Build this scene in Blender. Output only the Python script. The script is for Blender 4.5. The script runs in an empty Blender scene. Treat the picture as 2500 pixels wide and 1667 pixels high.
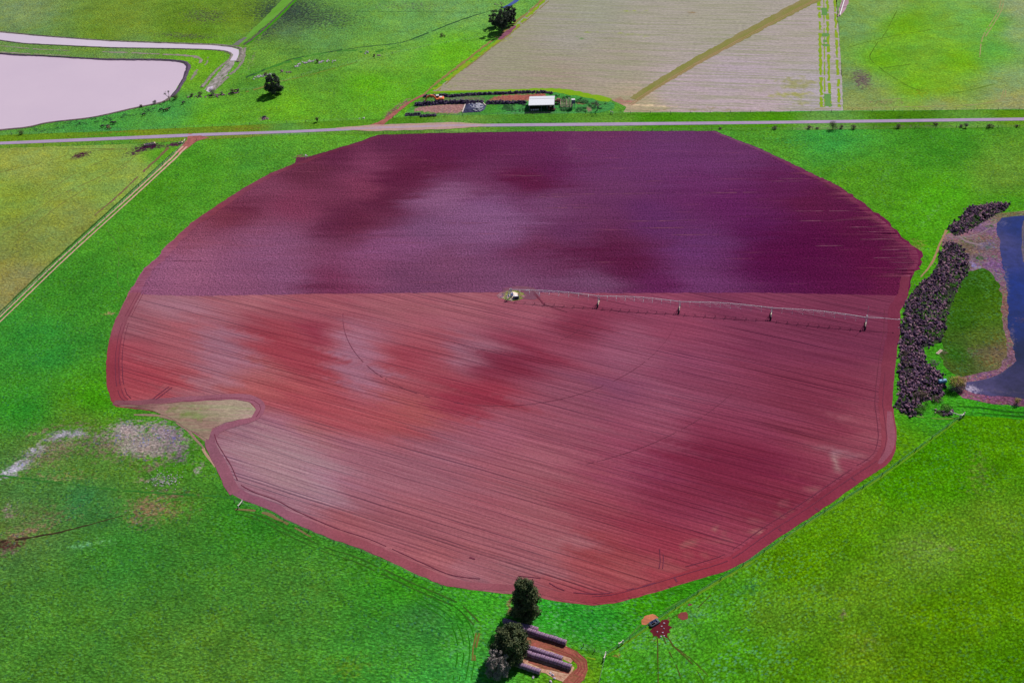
import bpy, bmesh, math, random
import numpy as np
from mathutils import Vector, Matrix, noise as mnoise
from mathutils.geometry import delaunay_2d_cdt
R = math.radians
scene = bpy.context.scene
col = scene.collection
rnd = random.Random(7)

# ------------------------------------------------------------------ camera, world, sun, exposure
FPX, PITCH, ROLL, CAMH = 2800.0, R(36.65), R(-4.1), 243.0
_c, _s = math.cos(ROLL), math.sin(ROLL)
_R0 = Vector((1, 0, 0)); _U0 = Vector((0, math.sin(PITCH), math.cos(PITCH))); _F0 = Vector((0, math.cos(PITCH), -math.sin(PITCH)))
_Rv = _R0 * _c + _U0 * _s; _Uv = _U0 * _c - _R0 * _s
cam = bpy.data.cameras.new('camera'); camo = bpy.data.objects.new('camera', cam); col.objects.link(camo)
m = Matrix((( _Rv.x, _Uv.x, -_F0.x, 0), (_Rv.y, _Uv.y, -_F0.y, 0), (_Rv.z, _Uv.z, -_F0.z, CAMH), (0, 0, 0, 1)))
camo.matrix_world = m
cam.sensor_width = 36; cam.lens = 36 * FPX / 2500; cam.clip_start = 1; cam.clip_end = 20000
scene.camera = camo

SUN_EL, SUN_AZ = R(47), R(43)        # azimuth clockwise from +Y (away from the viewer, to the right)
world = bpy.data.worlds.new("World"); scene.world = world; world.use_nodes = True
wn = world.node_tree; wn.nodes.clear()
sky = wn.nodes.new('ShaderNodeTexSky'); sky.sky_type = 'NISHITA'; sky.sun_disc = False
sky.sun_elevation = SUN_EL; sky.sun_rotation = SUN_AZ; sky.altitude = 300; sky.air_density = 1.0; sky.dust_density = 0.6; sky.ozone_density = 2.0
bg = wn.nodes.new('ShaderNodeBackground'); bg.inputs[1].default_value = 0.052
wo = wn.nodes.new('ShaderNodeOutputWorld')
wn.links.new(sky.outputs[0], bg.inputs[0]); wn.links.new(bg.outputs[0], wo.inputs[0])
sl = bpy.data.lights.new('sun', 'SUN'); sl.energy = 4.7; sl.angle = R(0.5); sl.color = (1.0, 0.94, 0.86)
so = bpy.data.objects.new('sun', sl); col.objects.link(so)
sd = Vector((math.sin(SUN_AZ) * math.cos(SUN_EL), math.cos(SUN_AZ) * math.cos(SUN_EL), math.sin(SUN_EL)))
so.rotation_euler = sd.to_track_quat('Z', 'Y').to_euler(); so.location = sd * 500
scene.view_settings.view_transform = 'Standard'; scene.view_settings.look = 'None'
scene.view_settings.exposure = 0.35; scene.view_settings.gamma = 1.0; scene.view_settings.use_curve_mapping = False
scene.cycles.max_bounces = 4
KILL = (1.62, 1.62, 1.62)       # light on level ground: picture value / albedo

# ------------------------------------------------------------------ survey: photo pixel (2500x1667) <-> ground metres
def G(px, py, z=0.0):
    u, v = px - 1250.0, py - 833.5
    u, v = _c * u + _s * v, -_s * u + _c * v
    den = FPX * math.sin(PITCH) + v * math.cos(PITCH)
    h = CAMH - z
    return (h * u / den, h * (FPX * math.cos(PITCH) - v * math.sin(PITCH)) / den)
def P(x, y):                     # ground arrays -> pixel arrays
    x = np.asarray(x, float); y = np.asarray(y, float)
    d = y * math.cos(PITCH) + CAMH * math.sin(PITCH)
    u = FPX * x / d; v = -FPX * (y * math.sin(PITCH) - CAMH * math.cos(PITCH)) / d
    return 1250 + _c * u - _s * v, 833.5 + _s * u + _c * v
def lin(c):
    c = c / 255.0
    return c / 12.92 if c <= 0.04045 else ((c + 0.055) / 1.055) ** 2.4
def C(r, g, b):                  # sunlit picture colour -> albedo
    return tuple(min(0.9, lin(v) / k) for v, k in zip((r, g, b), KILL))

# ------------------------------------------------------------------ node helper
class NT:
    def __init__(s, name, rough=0.9, spec=0.2):
        s.m = bpy.data.materials.new(name); s.m.use_nodes = True
        s.t = s.m.node_tree; s.b = s.t.nodes['Principled BSDF']
        s.b.inputs['Roughness'].default_value = rough
        s.b.inputs['Specular IOR Level'].default_value = spec
        s._pos = None
    def n(s, k, **kw):
        nd = s.t.nodes.new(k)
        for a, v in kw.items(): setattr(nd, a, v)
        return nd
    def inp(s, sock, v):
        if isinstance(v, bpy.types.NodeSocket): s.t.links.new(v, sock)
        elif v is not None:
            if isinstance(v, (tuple, list)) and len(v) == 3 and sock.type == 'RGBA': v = (*v, 1)
            sock.default_value = v
    def pos(s):
        if s._pos is None: s._pos = s.n('ShaderNodeNewGeometry').outputs['Position']
        return s._pos
    def attr(s, name, vec=False):
        a = s.n('ShaderNodeAttribute'); a.attribute_name = name
        return a.outputs['Color'] if not vec else a.outputs['Vector']
    def sep(s, v):
        q = s.n('ShaderNodeSeparateXYZ'); s.inp(q.inputs[0], v); return q.outputs
    def mapp(s, rot=0.0, scale=(1, 1, 1)):
        q = s.n('ShaderNodeMapping'); s.t.links.new(s.pos(), q.inputs[0])
        # rotate first then scale: use two mappings
        q.inputs['Rotation'].default_value = (0, 0, rot)
        p = s.n('ShaderNodeMapping'); s.t.links.new(q.outputs[0], p.inputs[0]); p.inputs['Scale'].default_value = scale
        return p.outputs[0]
    def noise(s, scale=1, detail=2, rough=0.5, vec=None, dist=0.0, dim='3D'):
        q = s.n('ShaderNodeTexNoise'); q.noise_dimensions = dim
        s.inp(q.inputs['Vector'], vec if vec is not None else s.pos())
        q.inputs['Scale'].default_value = scale; q.inputs['Detail'].default_value = detail
        q.inputs['Roughness'].default_value = rough; q.inputs['Distortion'].default_value = dist
        return q.outputs[0]
    def vor(s, scale=1, vec=None, out='Distance', rand=1.0):
        q = s.n('ShaderNodeTexVoronoi'); s.inp(q.inputs['Vector'], vec if vec is not None else s.pos())
        q.inputs['Scale'].default_value = scale; q.inputs['Randomness'].default_value = rand
        return q.outputs[out]
    def math(s, op, a, b=None, c=None, clamp=False):
        q = s.n('ShaderNodeMath', operation=op); q.use_clamp = clamp
        s.inp(q.inputs[0], a)
        if b is not None: s.inp(q.inputs[1], b)
        if c is not None: s.inp(q.inputs[2], c)
        return q.outputs[0]
    def rng(s, v, a, b, c=0.0, d=1.0, smooth=False):
        q = s.n('ShaderNodeMapRange'); s.inp(q.inputs[0], v)
        if smooth: q.interpolation_type = 'SMOOTHSTEP'
        for i, x in enumerate((a, b, c, d)): q.inputs[i + 1].default_value = x
        return q.outputs[0]
    def mix(s, f, a, b, mode='MIX'):
        q = s.n('ShaderNodeMix', data_type='RGBA', blend_type=mode)
        s.inp(q.inputs[0], f); s.inp(q.inputs[6], a); s.inp(q.inputs[7], b)
        return q.outputs[2]
    def scale(s, colr, f):
        q = s.n('ShaderNodeVectorMath', operation='SCALE'); s.inp(q.inputs[0], colr); s.inp(q.inputs['Scale'], f)
        return q.outputs[0]
    def mul(s, a, b):
        q = s.n('ShaderNodeVectorMath', operation='MULTIPLY'); s.inp(q.inputs[0], a); s.inp(q.inputs[1], b)
        return q.outputs[0]
    def bump(s, h, strength=0.6, dist=0.3):
        q = s.n('ShaderNodeBump'); s.inp(q.inputs['Height'], h)
        q.inputs['Strength'].default_value = strength; q.inputs['Distance'].default_value = dist
        s.t.links.new(q.outputs[0], s.b.inputs['Normal'])
    def done(s, colr):
        s.inp(s.b.inputs['Base Color'], colr); return s.m

def ragged(n, vec=None, scale=0.6, sharp=1.9, amp=2.0, tint=None):
    """surface colour: col, overlaid by col2 where the mask attribute (tex.x) beats a noise"""
    tx = n.sep(n.attr('tex', True))
    nz = n.noise(scale, 5, 0.65, vec)
    t = n.math('ADD', tx[0], n.math('MULTIPLY', n.math('SUBTRACT', nz, 0.5), amp))
    t = n.rng(t, 0.5 - 0.5 / sharp, 0.5 + 0.5 / sharp, smooth=True)
    t = n.math('MULTIPLY', t, n.rng(tx[0], 0.02, 0.12))
    a = n.attr('col')
    if tint: a = n.mul(a, tint)
    return n.mix(t, a, n.attr('col2')), tx, t

def mat_grass(name, rot=0.3, clump=1.0, speck_amt=0.5, yellow_amt=0.5, contrast=1.0, tint=(1.78, 1.10, 1.6)):
    n = NT(name, 1.0, 0.0)
    base, tx, t = ragged(n, tint=tint)
    an = n.mapp(rot, (0.7, 1.0, 1.0))
    big = n.noise(0.045, 8, 0.78)
    med = n.noise(0.16, 5, 0.65, an)
    fin = n.noise(1.5 * clump, 4, 0.75, an)
    tus = n.vor(1.25 * clump, n.mapp(rot - .4, (0.75, 1.2, 1)), rand=1.0)
    k = contrast
    f = n.math('MULTIPLY', n.rng(big, 0.3, 0.7, 0.94, 1.40), n.rng(med, 0.3, 0.7, 1 - .15 * k, 1 + .15 * k))
    f = n.math('MULTIPLY', f, n.rng(fin, 0.30, 0.70, 1 - .54 * k, 1 + .56 * k))
    f = n.math('MULTIPLY', f, n.rng(tus, 0.05, 0.75, 1 + .30 * k, 1 - .30 * k))
    c = n.scale(base, f)
    hue = n.rng(n.noise(0.10, 7, 0.78), 0.38, 0.62)
    c = n.mul(c, n.mix(t, n.mix(hue, (0.88, 0.97, 1.25), (1.16, 1.03, 0.75)), (.82, .84, .9)))
    yel = n.rng(n.noise(0.30, 6, 0.78, n.mapp(rot + 0.4, (0.6, 1.2, 1))), 0.54, 0.68)
    yel = n.math('MULTIPLY', yel, n.math('MULTIPLY', tx[1], yellow_amt))
    c = n.mix(yel, c, n.mul(c, (2.3, 1.25, 1.0)))
    # pale weed rosettes and dark tussocks
    sp = n.vor(1.0, n.mapp(rot, (0.8, 1.25, 1)))
    spn = n.noise(0.10, 5, 0.75)
    pale = n.math('MULTIPLY', n.rng(sp, 0.46, 0.26), n.rng(spn, 0.44, 0.56))
    pale = n.math('MULTIPLY', pale, n.math('MULTIPLY', tx[2], speck_amt))
    c = n.mix(n.math('MINIMUM', pale, 1.0), c, C(112, 190, 118))
    dk = n.math('MULTIPLY', n.rng(n.vor(0.95, n.mapp(rot + 1.1, (0.7, 1.3, 1))), 0.42, 0.20), n.rng(n.noise(0.2, 4, 0.7), 0.44, 0.58))
    c = n.mix(n.math('MULTIPLY', dk, 0.65 * k), c, n.mul(c, (0.28, 0.45, 1.8)))
    h = n.math('ADD', fin, n.math('MULTIPLY', n.rng(tus, 0, .8, 1, 0), 0.35))
    n.bump(h, 0.7, 1.0 / clump)
    return n.done(c)

def mat_soil(name, ang, ploughed=False):
    n = NT(name, 1.0, 0.0)
    rows = n.mapp(-ang, (0.03, 0.4, 1)) if not ploughed else n.mapp(-ang, (0.05, 0.3, 1))
    base, tx, t = ragged(n, rows, 1.0, 1.3, 1.0)
    st1 = n.noise(1.0, 4, 0.6, n.mapp(-ang, (0.010, 0.28, 1)))
    st2 = n.noise(1.0, 3, 0.6, n.mapp(-ang, (0.03, 1.3, 1)))
    fin = n.noise(1.5 if ploughed else 1.1, 4, 0.75)
    f = n.math('MULTIPLY', n.rng(st1, 0.3, 0.7, 1.07, 1.25), n.rng(st2, 0.3, 0.7, 0.92, 1.08))
    if ploughed:
        f = n.math('MULTIPLY', f, n.rng(fin, 0.32, 0.68, 0.42, 1.68))
        c = n.scale(n.mul(base, (1.0, 1.10, 1.0)), f)
        lt = n.noise(1.0, 3, 0.7, n.mapp(-ang, (0.03, 0.75, 1)))
        c = n.mix(n.math('MULTIPLY', n.rng(lt, 0.62, 0.72), 0.35), c, C(170, 95, 120))
        cl = n.rng(n.vor(0.9, None), 0.0, 0.5, 1.0, 0.0)
        wav = n.noise(1.0, 2, 0.5, n.mapp(-ang, (0.25, 2.2, 1)))
        n.bump(n.math('ADD', n.math('ADD', fin, n.math('MULTIPLY', cl, 0.5)), wav), 0.75, 0.5)
        return n.done(c)
    f = n.math('MULTIPLY', f, n.rng(fin, 0.3, 0.7, 0.82, 1.18))
    c = n.scale(n.mul(base, (0.97, 1.14, 1.04)), f)
    # tramlines: dark narrow lines at the drill spacing, each with its own strength
    v = n.sep(n.mapp(-ang, (1, 1, 1)))
    wob = n.math('MULTIPLY', n.math('SUBTRACT', n.noise(0.02, 2), 0.5), 1.6)
    yy = n.math('ADD', v[1], wob)
    def lines(sp, off, width, lo, amt, c):
        q = n.math('ADD', n.math('DIVIDE', yy, sp), off)
        fr = n.math('FRACT', q); fl = n.math('FLOOR', q)
        d = n.math('MULTIPLY', n.math('ABSOLUTE', n.math('SUBTRACT', fr, 0.5)), sp)
        wn_ = n.n('ShaderNodeTexWhiteNoise'); wn_.noise_dimensions = '1D'; n.inp(wn_.inputs['W'], fl)
        cmb = n.n('ShaderNodeCombineXYZ'); n.inp(cmb.inputs[0], n.math('MULTIPLY', v[0], 0.03)); n.inp(cmb.inputs[1], n.math('MULTIPLY', fl, 7.3))
        brk = n.rng(n.noise(1.0, 2, 0.6, cmb.outputs[0]), 0.40, 0.56)
        k = n.math('MULTIPLY', n.rng(d, width, width * 0.35), n.rng(wn_.outputs['Value'], lo, 1.0, 0.1, 1.0))
        k = n.math('MULTIPLY', n.math('MULTIPLY', k, n.rng(brk, 0, 1, 0.35, 1)), amt)
        return n.mix(k, c, n.mul(c, (0.40, 0.42, 0.52)))
    c = lines(5.2, 0.15, 0.34, 0.0, 1.0, c)
    c = lines(2.6, 0.4, 0.26, -.2, 0.95, c)
    c = lines(1.02, 0.2, 0.22, 0.45, 0.40, c)
    lt = n.noise(1.0, 5, 0.7, n.mapp(-ang, (0.03, 1.5, 1)))
    c = n.mul(c, n.mix(n.rng(lt, 0.38, 0.62), (0.86, 0.78, 0.82), (1.14, 1.24, 1.20)))
    n.bump(n.math('ADD', fin, n.noise(1.0, 2, 0.5, n.mapp(-ang, (0.1, 3.0, 1)))), 0.45, 0.22)
    return n.done(c)

def mat_stubble(name, ang):
    n = NT(name, 1.0, 0.0)
    base, tx, t = ragged(n, None, 0.25)
    st = n.noise(1.0, 5, 0.72, n.mapp(-ang, (0.02, 0.42, 1)))
    st2 = n.noise(1.0, 4, 0.65, n.mapp(-ang, (0.06, 0.9, 1)))
    c = n.mix(n.rng(st, 0.46, 0.60, 0.0, 0.70), base, C(150, 150, 112))
    c = n.mul(n.mix(n.math('MULTIPLY', n.rng(n.noise(0.5, 6, 0.8, n.mapp(-ang, (0.25, 0.8, 1))), 0.62, 0.72), 0.60), c, C(150, 165, 70)), (.88, .93, 1.0))
    fin = n.noise(0.9, 5, 0.75, n.mapp(-ang, (0.6, 1.3, 1)))
    f = n.math('MULTIPLY', n.rng(st2, 0.3, 0.7, 0.85, 1.13), n.rng(fin, 0.3, 0.7, 0.80, 1.55))
    n.bump(fin, 0.5, 0.3)
    return n.done(n.scale(c, f))

def mat_bare(name, rgb, rgb2=None, scale=0.5, var=0.35, rough=0.95, ang=0.0, stretch=1.0, bump=0.3):
    if name in bpy.data.materials: return bpy.data.materials[name]
    n = NT(name, rough, 0.03)
    v = n.mapp(-ang, (1.0 / stretch, 1.0, 1))
    c = n.mix(n.rng(n.noise(scale, 5, 0.7, v), 0.35, 0.65), C(*rgb), C(*(rgb2 or rgb)))
    fin = n.noise(1.6, 4, 0.75)
    n.bump(fin, bump, 0.3)
    return n.done(n.scale(c, n.rng(fin, 0.3, 0.7, 1 - var, 1 + var)))

def mat_plain(name, rgb, rough=0.7, metal=0.0, var=0.2, scale=2.0, albedo=None, spec=0.3, rgb2=None):
    n = NT(name, rough, spec); n.b.inputs['Metallic'].default_value = metal
    base = albedo or C(*rgb)
    tc = n.n('ShaderNodeTexCoord').outputs['Object']
    z = n.noise(scale, 4, 0.65, tc)
    c = n.mix(n.rng(z, 0.35, 0.65), base, C(*rgb2)) if rgb2 else base
    f = n.rng(n.noise(scale * 2.3, 4, 0.65, tc), 0.3, 0.7, 1 - var, 1 + var)
    if isinstance(c, tuple):
        q = n.n('ShaderNodeRGB'); q.outputs[0].default_value = (*c, 1); c = q.outputs[0]
    return n.done(n.scale(c, f))

# ------------------------------------------------------------------ object helpers
def tag(o, label=None, cat=None, group=None, kind=None):
    if label: o['label'] = label
    if cat: o['category'] = cat
    if group: o['group'] = group
    if kind: o['kind'] = kind
    return o
def link(name, me, mat=None, parent=None, loc=None, rz=None):
    o = bpy.data.objects.new(name, me); col.objects.link(o)
    if mat is not None and me is not None and not me.materials: me.materials.append(mat)
    if parent: o.parent = parent
    if loc is not None: o.location = loc
    if rz is not None: o.rotation_euler = (0, 0, rz)
    return o
def empty(name, loc, rz=0.0):
    o = bpy.data.objects.new(name, None); col.objects.link(o); o.location = loc; o.rotation_euler = (0, 0, rz)
    o.empty_display_size = 0.3
    return o
def copy_tree(o, parent=None):
    kids = [c for c in bpy.data.objects if c.parent == o]
    c = o.copy(); col.objects.link(c); c.parent = parent
    for k in kids: copy_tree(k, c)
    return c
class MB:
    """collects shapes into one mesh"""
    def __init__(s): s.v = []; s.f = []; s.sm = False
    def add(s, vs, fs):
        b = len(s.v); s.v += [tuple(v) for v in vs]; s.f += [tuple(i + b for i in f) for f in fs]; return s
    def box(s, c, d, rz=0.0, ry=0.0, taper=1.0):
        mt = Matrix.Rotation(rz, 3, 'Z') @ Matrix.Rotation(ry, 3, 'Y')
        vs = []
        for z in (-.5, .5):
            k = taper if z > 0 else 1.0
            for x, y in ((-.5, -.5), (.5, -.5), (.5, .5), (-.5, .5)):
                vs.append(Vector(c) + mt @ Vector((x * d[0] * k, y * d[1] * k, z * d[2])))
        return s.add(vs, [(3, 2, 1, 0), (4, 5, 6, 7), (0, 1, 5, 4), (1, 2, 6, 5), (2, 3, 7, 6), (3, 0, 4, 7)])
    def tube(s, pts, rads, n=6, caps=True):
        pts = [Vector(p) for p in pts]
        if not isinstance(rads, (list, tuple)): rads = [rads] * len(pts)
        rings = []
        for i, p in enumerate(pts):
            a = pts[max(0, i - 1)]; b = pts[min(len(pts) - 1, i + 1)]
            d = (b - a).normalized(); u = d.cross(Vector((0, 0, 1)))
            if u.length < 1e-3: u = d.cross(Vector((1, 0, 0)))
            u.normalize(); w = d.cross(u)
            rings.append([p + (u * math.cos(t) + w * math.sin(t)) * rads[i] for t in [2 * math.pi * k / n for k in range(n)]])
        vs = [v for r in rings for v in r]; fs = []
        for i in range(len(pts) - 1):
            for k in range(n):
                fs.append((i * n + k, i * n + (k + 1) % n, (i + 1) * n + (k + 1) % n, (i + 1) * n + k))
        if caps: fs += [tuple(range(n))[::-1], tuple((len(pts) - 1) * n + k for k in range(n))]
        return s.add(vs, fs)
    def cyl(s, a, b, r, n=16): return s.tube([a, b], r, n)
    def mesh(s, name):
        me = bpy.data.meshes.new(name); me.from_pydata(s.v, [], s.f); me.update()
        if s.sm: me.polygons.foreach_set('use_smooth', [True] * len(me.polygons))
        return me
    def build(s, name, mat, parent=None, loc=None, rz=None): return link(name, s.mesh(name), mat, parent, loc, rz)

def blob(rng_, r=(1, 1, 1), sub=2, amp=0.25, fr=1.3, seed=None):
    bm = bmesh.new(); bmesh.ops.create_icosphere(bm, subdivisions=sub, radius=1)
    off = Vector([rng_.uniform(-50, 50) for _ in range(3)])
    for v in bm.verts:
        k = 1 + amp * mnoise.noise(v.co * fr + off) * 2
        v.co = Vector((v.co.x * r[0], v.co.y * r[1], v.co.z * r[2])) * k
    vs = [v.co.copy() for v in bm.verts]; fs = [tuple(x.index for x in f.verts) for f in bm.faces]
    bm.free(); return vs, fs

# ------------------------------------------------------------------ ground sheets
def pip(px, py, poly):
    poly = np.asarray(poly, float); n = len(poly); ins = np.zeros(px.shape, bool); j = n - 1
    for i in range(n):
        xi, yi = poly[i]; xj, yj = poly[j]
        if yi != yj:
            cnd = ((yi > py) != (yj > py)) & (px < (xj - xi) * (py - yi) / (yj - yi) + xi)
            ins ^= cnd
        j = i
    return ins
def sdist(px, py, poly):
    poly = np.asarray(poly, float); d = np.full(px.shape, 1e9)
    for i in range(len(poly)):
        a = poly[i]; b = poly[(i + 1) % len(poly)]; ab = b - a
        t = np.clip(((px - a[0]) * ab[0] + (py - a[1]) * ab[1]) / max(1e-9, ab @ ab), 0, 1)
        d = np.minimum(d, np.hypot(px - a[0] - t * ab[0], py - a[1] - t * ab[1]))
    return d
def colours(x, y, ctrl, patches, tex, fingers=None):
    """per-vertex survey: ctrl = [(px,py,(r,g,b))], patches = ellipses (px,py,rx,ry,rot,rgb,str) or ('poly',pts,soft,rgb,str)
    fingers=(angle, amplitude): slide the lookup along the tillage rows so patches get ragged ends"""
    xs, ys = x.copy(), y.copy()
    if fingers:
        a, amp = fingers; ac = -x * math.sin(a) + y * math.cos(a)
        k = (np.interp(ac, F_S, F_N)) * amp
        k2 = (np.interp(ac * 0.37 + 50, F_S, F_N)) * amp * 0.6
        xs = x + math.cos(a) * (k + k2); ys = y + math.sin(a) * (k + k2)
    px, py = P(xs, ys)
    w = np.zeros((len(x), 1)); acc = np.zeros((len(x), 3))
    for cx_, cy_, rgb in ctrl:
        d2 = ((px - cx_)) ** 2 + ((py - cy_) * 1.5) ** 2 + 900.0
        k = (1.0 / d2 ** 1.6)[:, None]; w += k; acc += k * np.array(C(*rgb))
    colr = acc / w
    m = np.zeros(len(x)); w2 = np.full((len(x), 1), 1e-9); acc2 = np.zeros((len(x), 3)) + 1e-9 * colr
    for p in patches:
        if p[0] == 'poly':
            ins = pip(px, py, p[1]); d = sdist(px, py, p[1])
            sd_ = np.where(ins, d, -d); k = np.clip(0.5 + sd_ / (2 * p[2] * 2.4), 0, 1) * p[4]; rgb = p[3]
        else:
            cx_, cy_, rx, ry, rot, rgb, st = p
            c0, s0 = math.cos(R(rot)), math.sin(R(rot))
            u = (px - cx_) * c0 + (py - cy_) * s0; v = -(px - cx_) * s0 + (py - cy_) * c0
            k = np.exp(-(((u / rx) ** 2 + (v / ry) ** 2) * 0.7)) * st
        m = np.maximum(m, k); kk = (k ** 3 + 1e-12)[:, None]
        w2 += kk; acc2 += kk * np.array(C(*rgb))
    return colr, acc2 / w2, m
_nr = np.random.RandomState(4)
F_S = np.arange(-2000, 2000, 2.2); F_N = _nr.uniform(-1, 1, len(F_S))
def put_attrs(me, x, y, ctrl, patches, tex, fingers):
    c1, c2, m_ = colours(x, y, ctrl, patches, tex, fingers)
    n = len(x)
    for nm, arr in (('col', c1), ('col2', c2)):
        a = me.color_attributes.new(nm, 'FLOAT_COLOR', 'POINT')
        a.data.foreach_set('color', np.concatenate([arr, np.ones((n, 1))], 1).astype(np.float32).ravel())
    t = me.attributes.new('tex', 'FLOAT_VECTOR', 'POINT')
    tt = np.stack([m_, np.full(n, tex[0]), np.full(n, tex[1])], 1)
    if len(tex) > 2:
        px, py = P(x, y)
        for cx_, cy_, r_, j, val in tex[2]:
            k = np.exp(-((px - cx_) ** 2 + (1.4 * (py - cy_)) ** 2) / (r_ * r_))
            tt[:, j] = tt[:, j] * (1 - k) + val * k
    t.data.foreach_set('vector', tt.astype(np.float32).ravel())
def densify(pts, step, wob=0.0, closed=True, seed=0):
    r_ = random.Random(seed); out = []
    n = len(pts)
    for i in range(n if closed else n - 1):
        a = Vector(pts[i]); b = Vector(pts[(i + 1) % n]); L = (b - a).length; k = max(1, int(L / step))
        nrm = Vector((-(b - a).y, (b - a).x)).normalized() if L > 0 else Vector((0, 0))
        for j in range(k):
            q = a + (b - a) * (j / k)
            if wob: q = q + nrm * r_.uniform(-wob, wob)
            out.append((q.x, q.y))
    if not closed: out.append(tuple(pts[-1]))
    return out
def sheet(name, poly_px, z, mat, ctrl, patches=(), spacing=2.5, tex=(0.5, 0.5), fingers=None, wob=0.25, hfun=None, kind='structure', step=2.0):
    poly = densify([G(*p) for p in poly_px], step, wob, seed=len(name))
    pa = np.array(poly); x0, y0 = pa.min(0); x1, y1 = pa.max(0)
    gx, gy = np.meshgrid(np.arange(x0, x1, spacing), np.arange(y0, y1, spacing)); gx = gx.ravel(); gy = gy.ravel()
    gx = gx + _nr.uniform(-.2, .2, gx.size) * spacing; gy = gy + _nr.uniform(-.2, .2, gy.size) * spacing
    k = pip(gx, gy, poly)
    gx, gy = gx[k], gy[k]
    co = [Vector(p) for p in poly] + [Vector((a, b)) for a, b in zip(gx, gy)]
    n = len(poly)
    vs, es, fs, *_ = delaunay_2d_cdt(co, [(i, (i + 1) % n) for i in range(n)], [], 1, 1e-4)
    v = np.array([(p.x, p.y) for p in vs])
    zz = np.full(len(v), z)
    if hfun is not None: zz = zz + hfun(v[:, 0], v[:, 1], pa)
    me = bpy.data.meshes.new(name); me.from_pydata(np.column_stack([v, zz]).tolist(), [], [list(f) for f in fs]); me.update()
    if me.polygons and me.polygons[0].normal.z < 0: me.flip_normals()
    put_attrs(me, v[:, 0], v[:, 1], ctrl, patches, tex, fingers)
    o = link(name, me, mat)
    if kind: o['kind'] = kind
    return o
RB_N = [0]
def smooth_path(pts, step):
    pts = [Vector(p) for p in pts]; out = []
    for i in range(len(pts) - 1):
        p0 = pts[max(0, i - 1)]; p1 = pts[i]; p2 = pts[i + 1]; p3 = pts[min(len(pts) - 1, i + 2)]
        k = max(1, int((p2 - p1).length / step))
        for j in range(k):
            t = j / k; t2 = t * t; t3 = t2 * t
            out.append(0.5 * ((2 * p1) + (-p0 + p2) * t + (2 * p0 - 5 * p1 + 4 * p2 - p3) * t2 + (-p0 + 3 * p1 - 3 * p2 + p3) * t3))
    out.append(pts[-1]); return out
def ribbon(name, pts_px, width, z, mat, jit=0.15, offset=0.0, step=2.0, ground=None, kind='structure', gaps=0.0, crown=0.0, seed=1, mb=None):
    r_ = random.Random(seed + int(pts_px[0][0]) if pts_px else seed)
    RB_N[0] += 1; z = z + 0.004 * (1 + RB_N[0] % 4) if kind == 'structure' else z
    g = ground or [G(*p) for p in pts_px]
    path = smooth_path(g, step); n = len(path)
    if not isinstance(width, (list, tuple)): width = [width, width]
    own = mb is None
    if own: mb = MB()
    rows = []
    for i, p in enumerate(path):
        d = (path[min(n - 1, i + 1)] - path[max(0, i - 1)]).normalized(); nr = Vector((-d.y, d.x))
        t = i / max(1, n - 1) * (len(width) - 1); k = min(int(t), len(width) - 2); w = width[k] + (width[k + 1] - width[k]) * (t - k)
        a = w / 2 * (1 + r_.uniform(-jit, jit)); b = w / 2 * (1 + r_.uniform(-jit, jit))
        c0 = p + nr * offset
        rows.append((c0 + nr * a, c0, c0 - nr * b))
    skip = False
    for i in range(n - 1):
        if gaps and r_.random() < gaps: continue
        q = [(*rows[i][0], z), (*rows[i][1], z + crown), (*rows[i][2], z), (*rows[i + 1][0], z), (*rows[i + 1][1], z + crown), (*rows[i + 1][2], z)]
        mb.add(q, [(0, 1, 4, 3), (1, 2, 5, 4)])
    if not own: return mb
    me = mb.mesh(name)
    bm = bmesh.new(); bm.from_mesh(me); bmesh.ops.remove_doubles(bm, verts=bm.verts, dist=1e-4); bm.to_mesh(me); bm.free()
    o = link(name, me, mat)
    if kind: o['kind'] = kind
    return o

# ================================================================== THE SETTING
A_LO, A_UP, A_ST = R(-27.8), R(-7.6), R(-15)
M_grass = mat_grass('pasture_grass')
M_grassr = mat_grass('lower_right_pasture_grass', -.5, tint=(1.18, 1.06, .85))
M_grassf = mat_grass('far_pasture_grass', 0.1, 0.8, speck_amt=0.25, yellow_amt=0.3, contrast=.6, tint=(1.30, 1.08, 1.7))
M_low = mat_soil('seeded_red_soil', A_LO)
M_up = mat_soil('ploughed_purple_soil', A_UP, True)
M_stub = mat_stubble('stubble_rows', A_ST)

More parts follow.
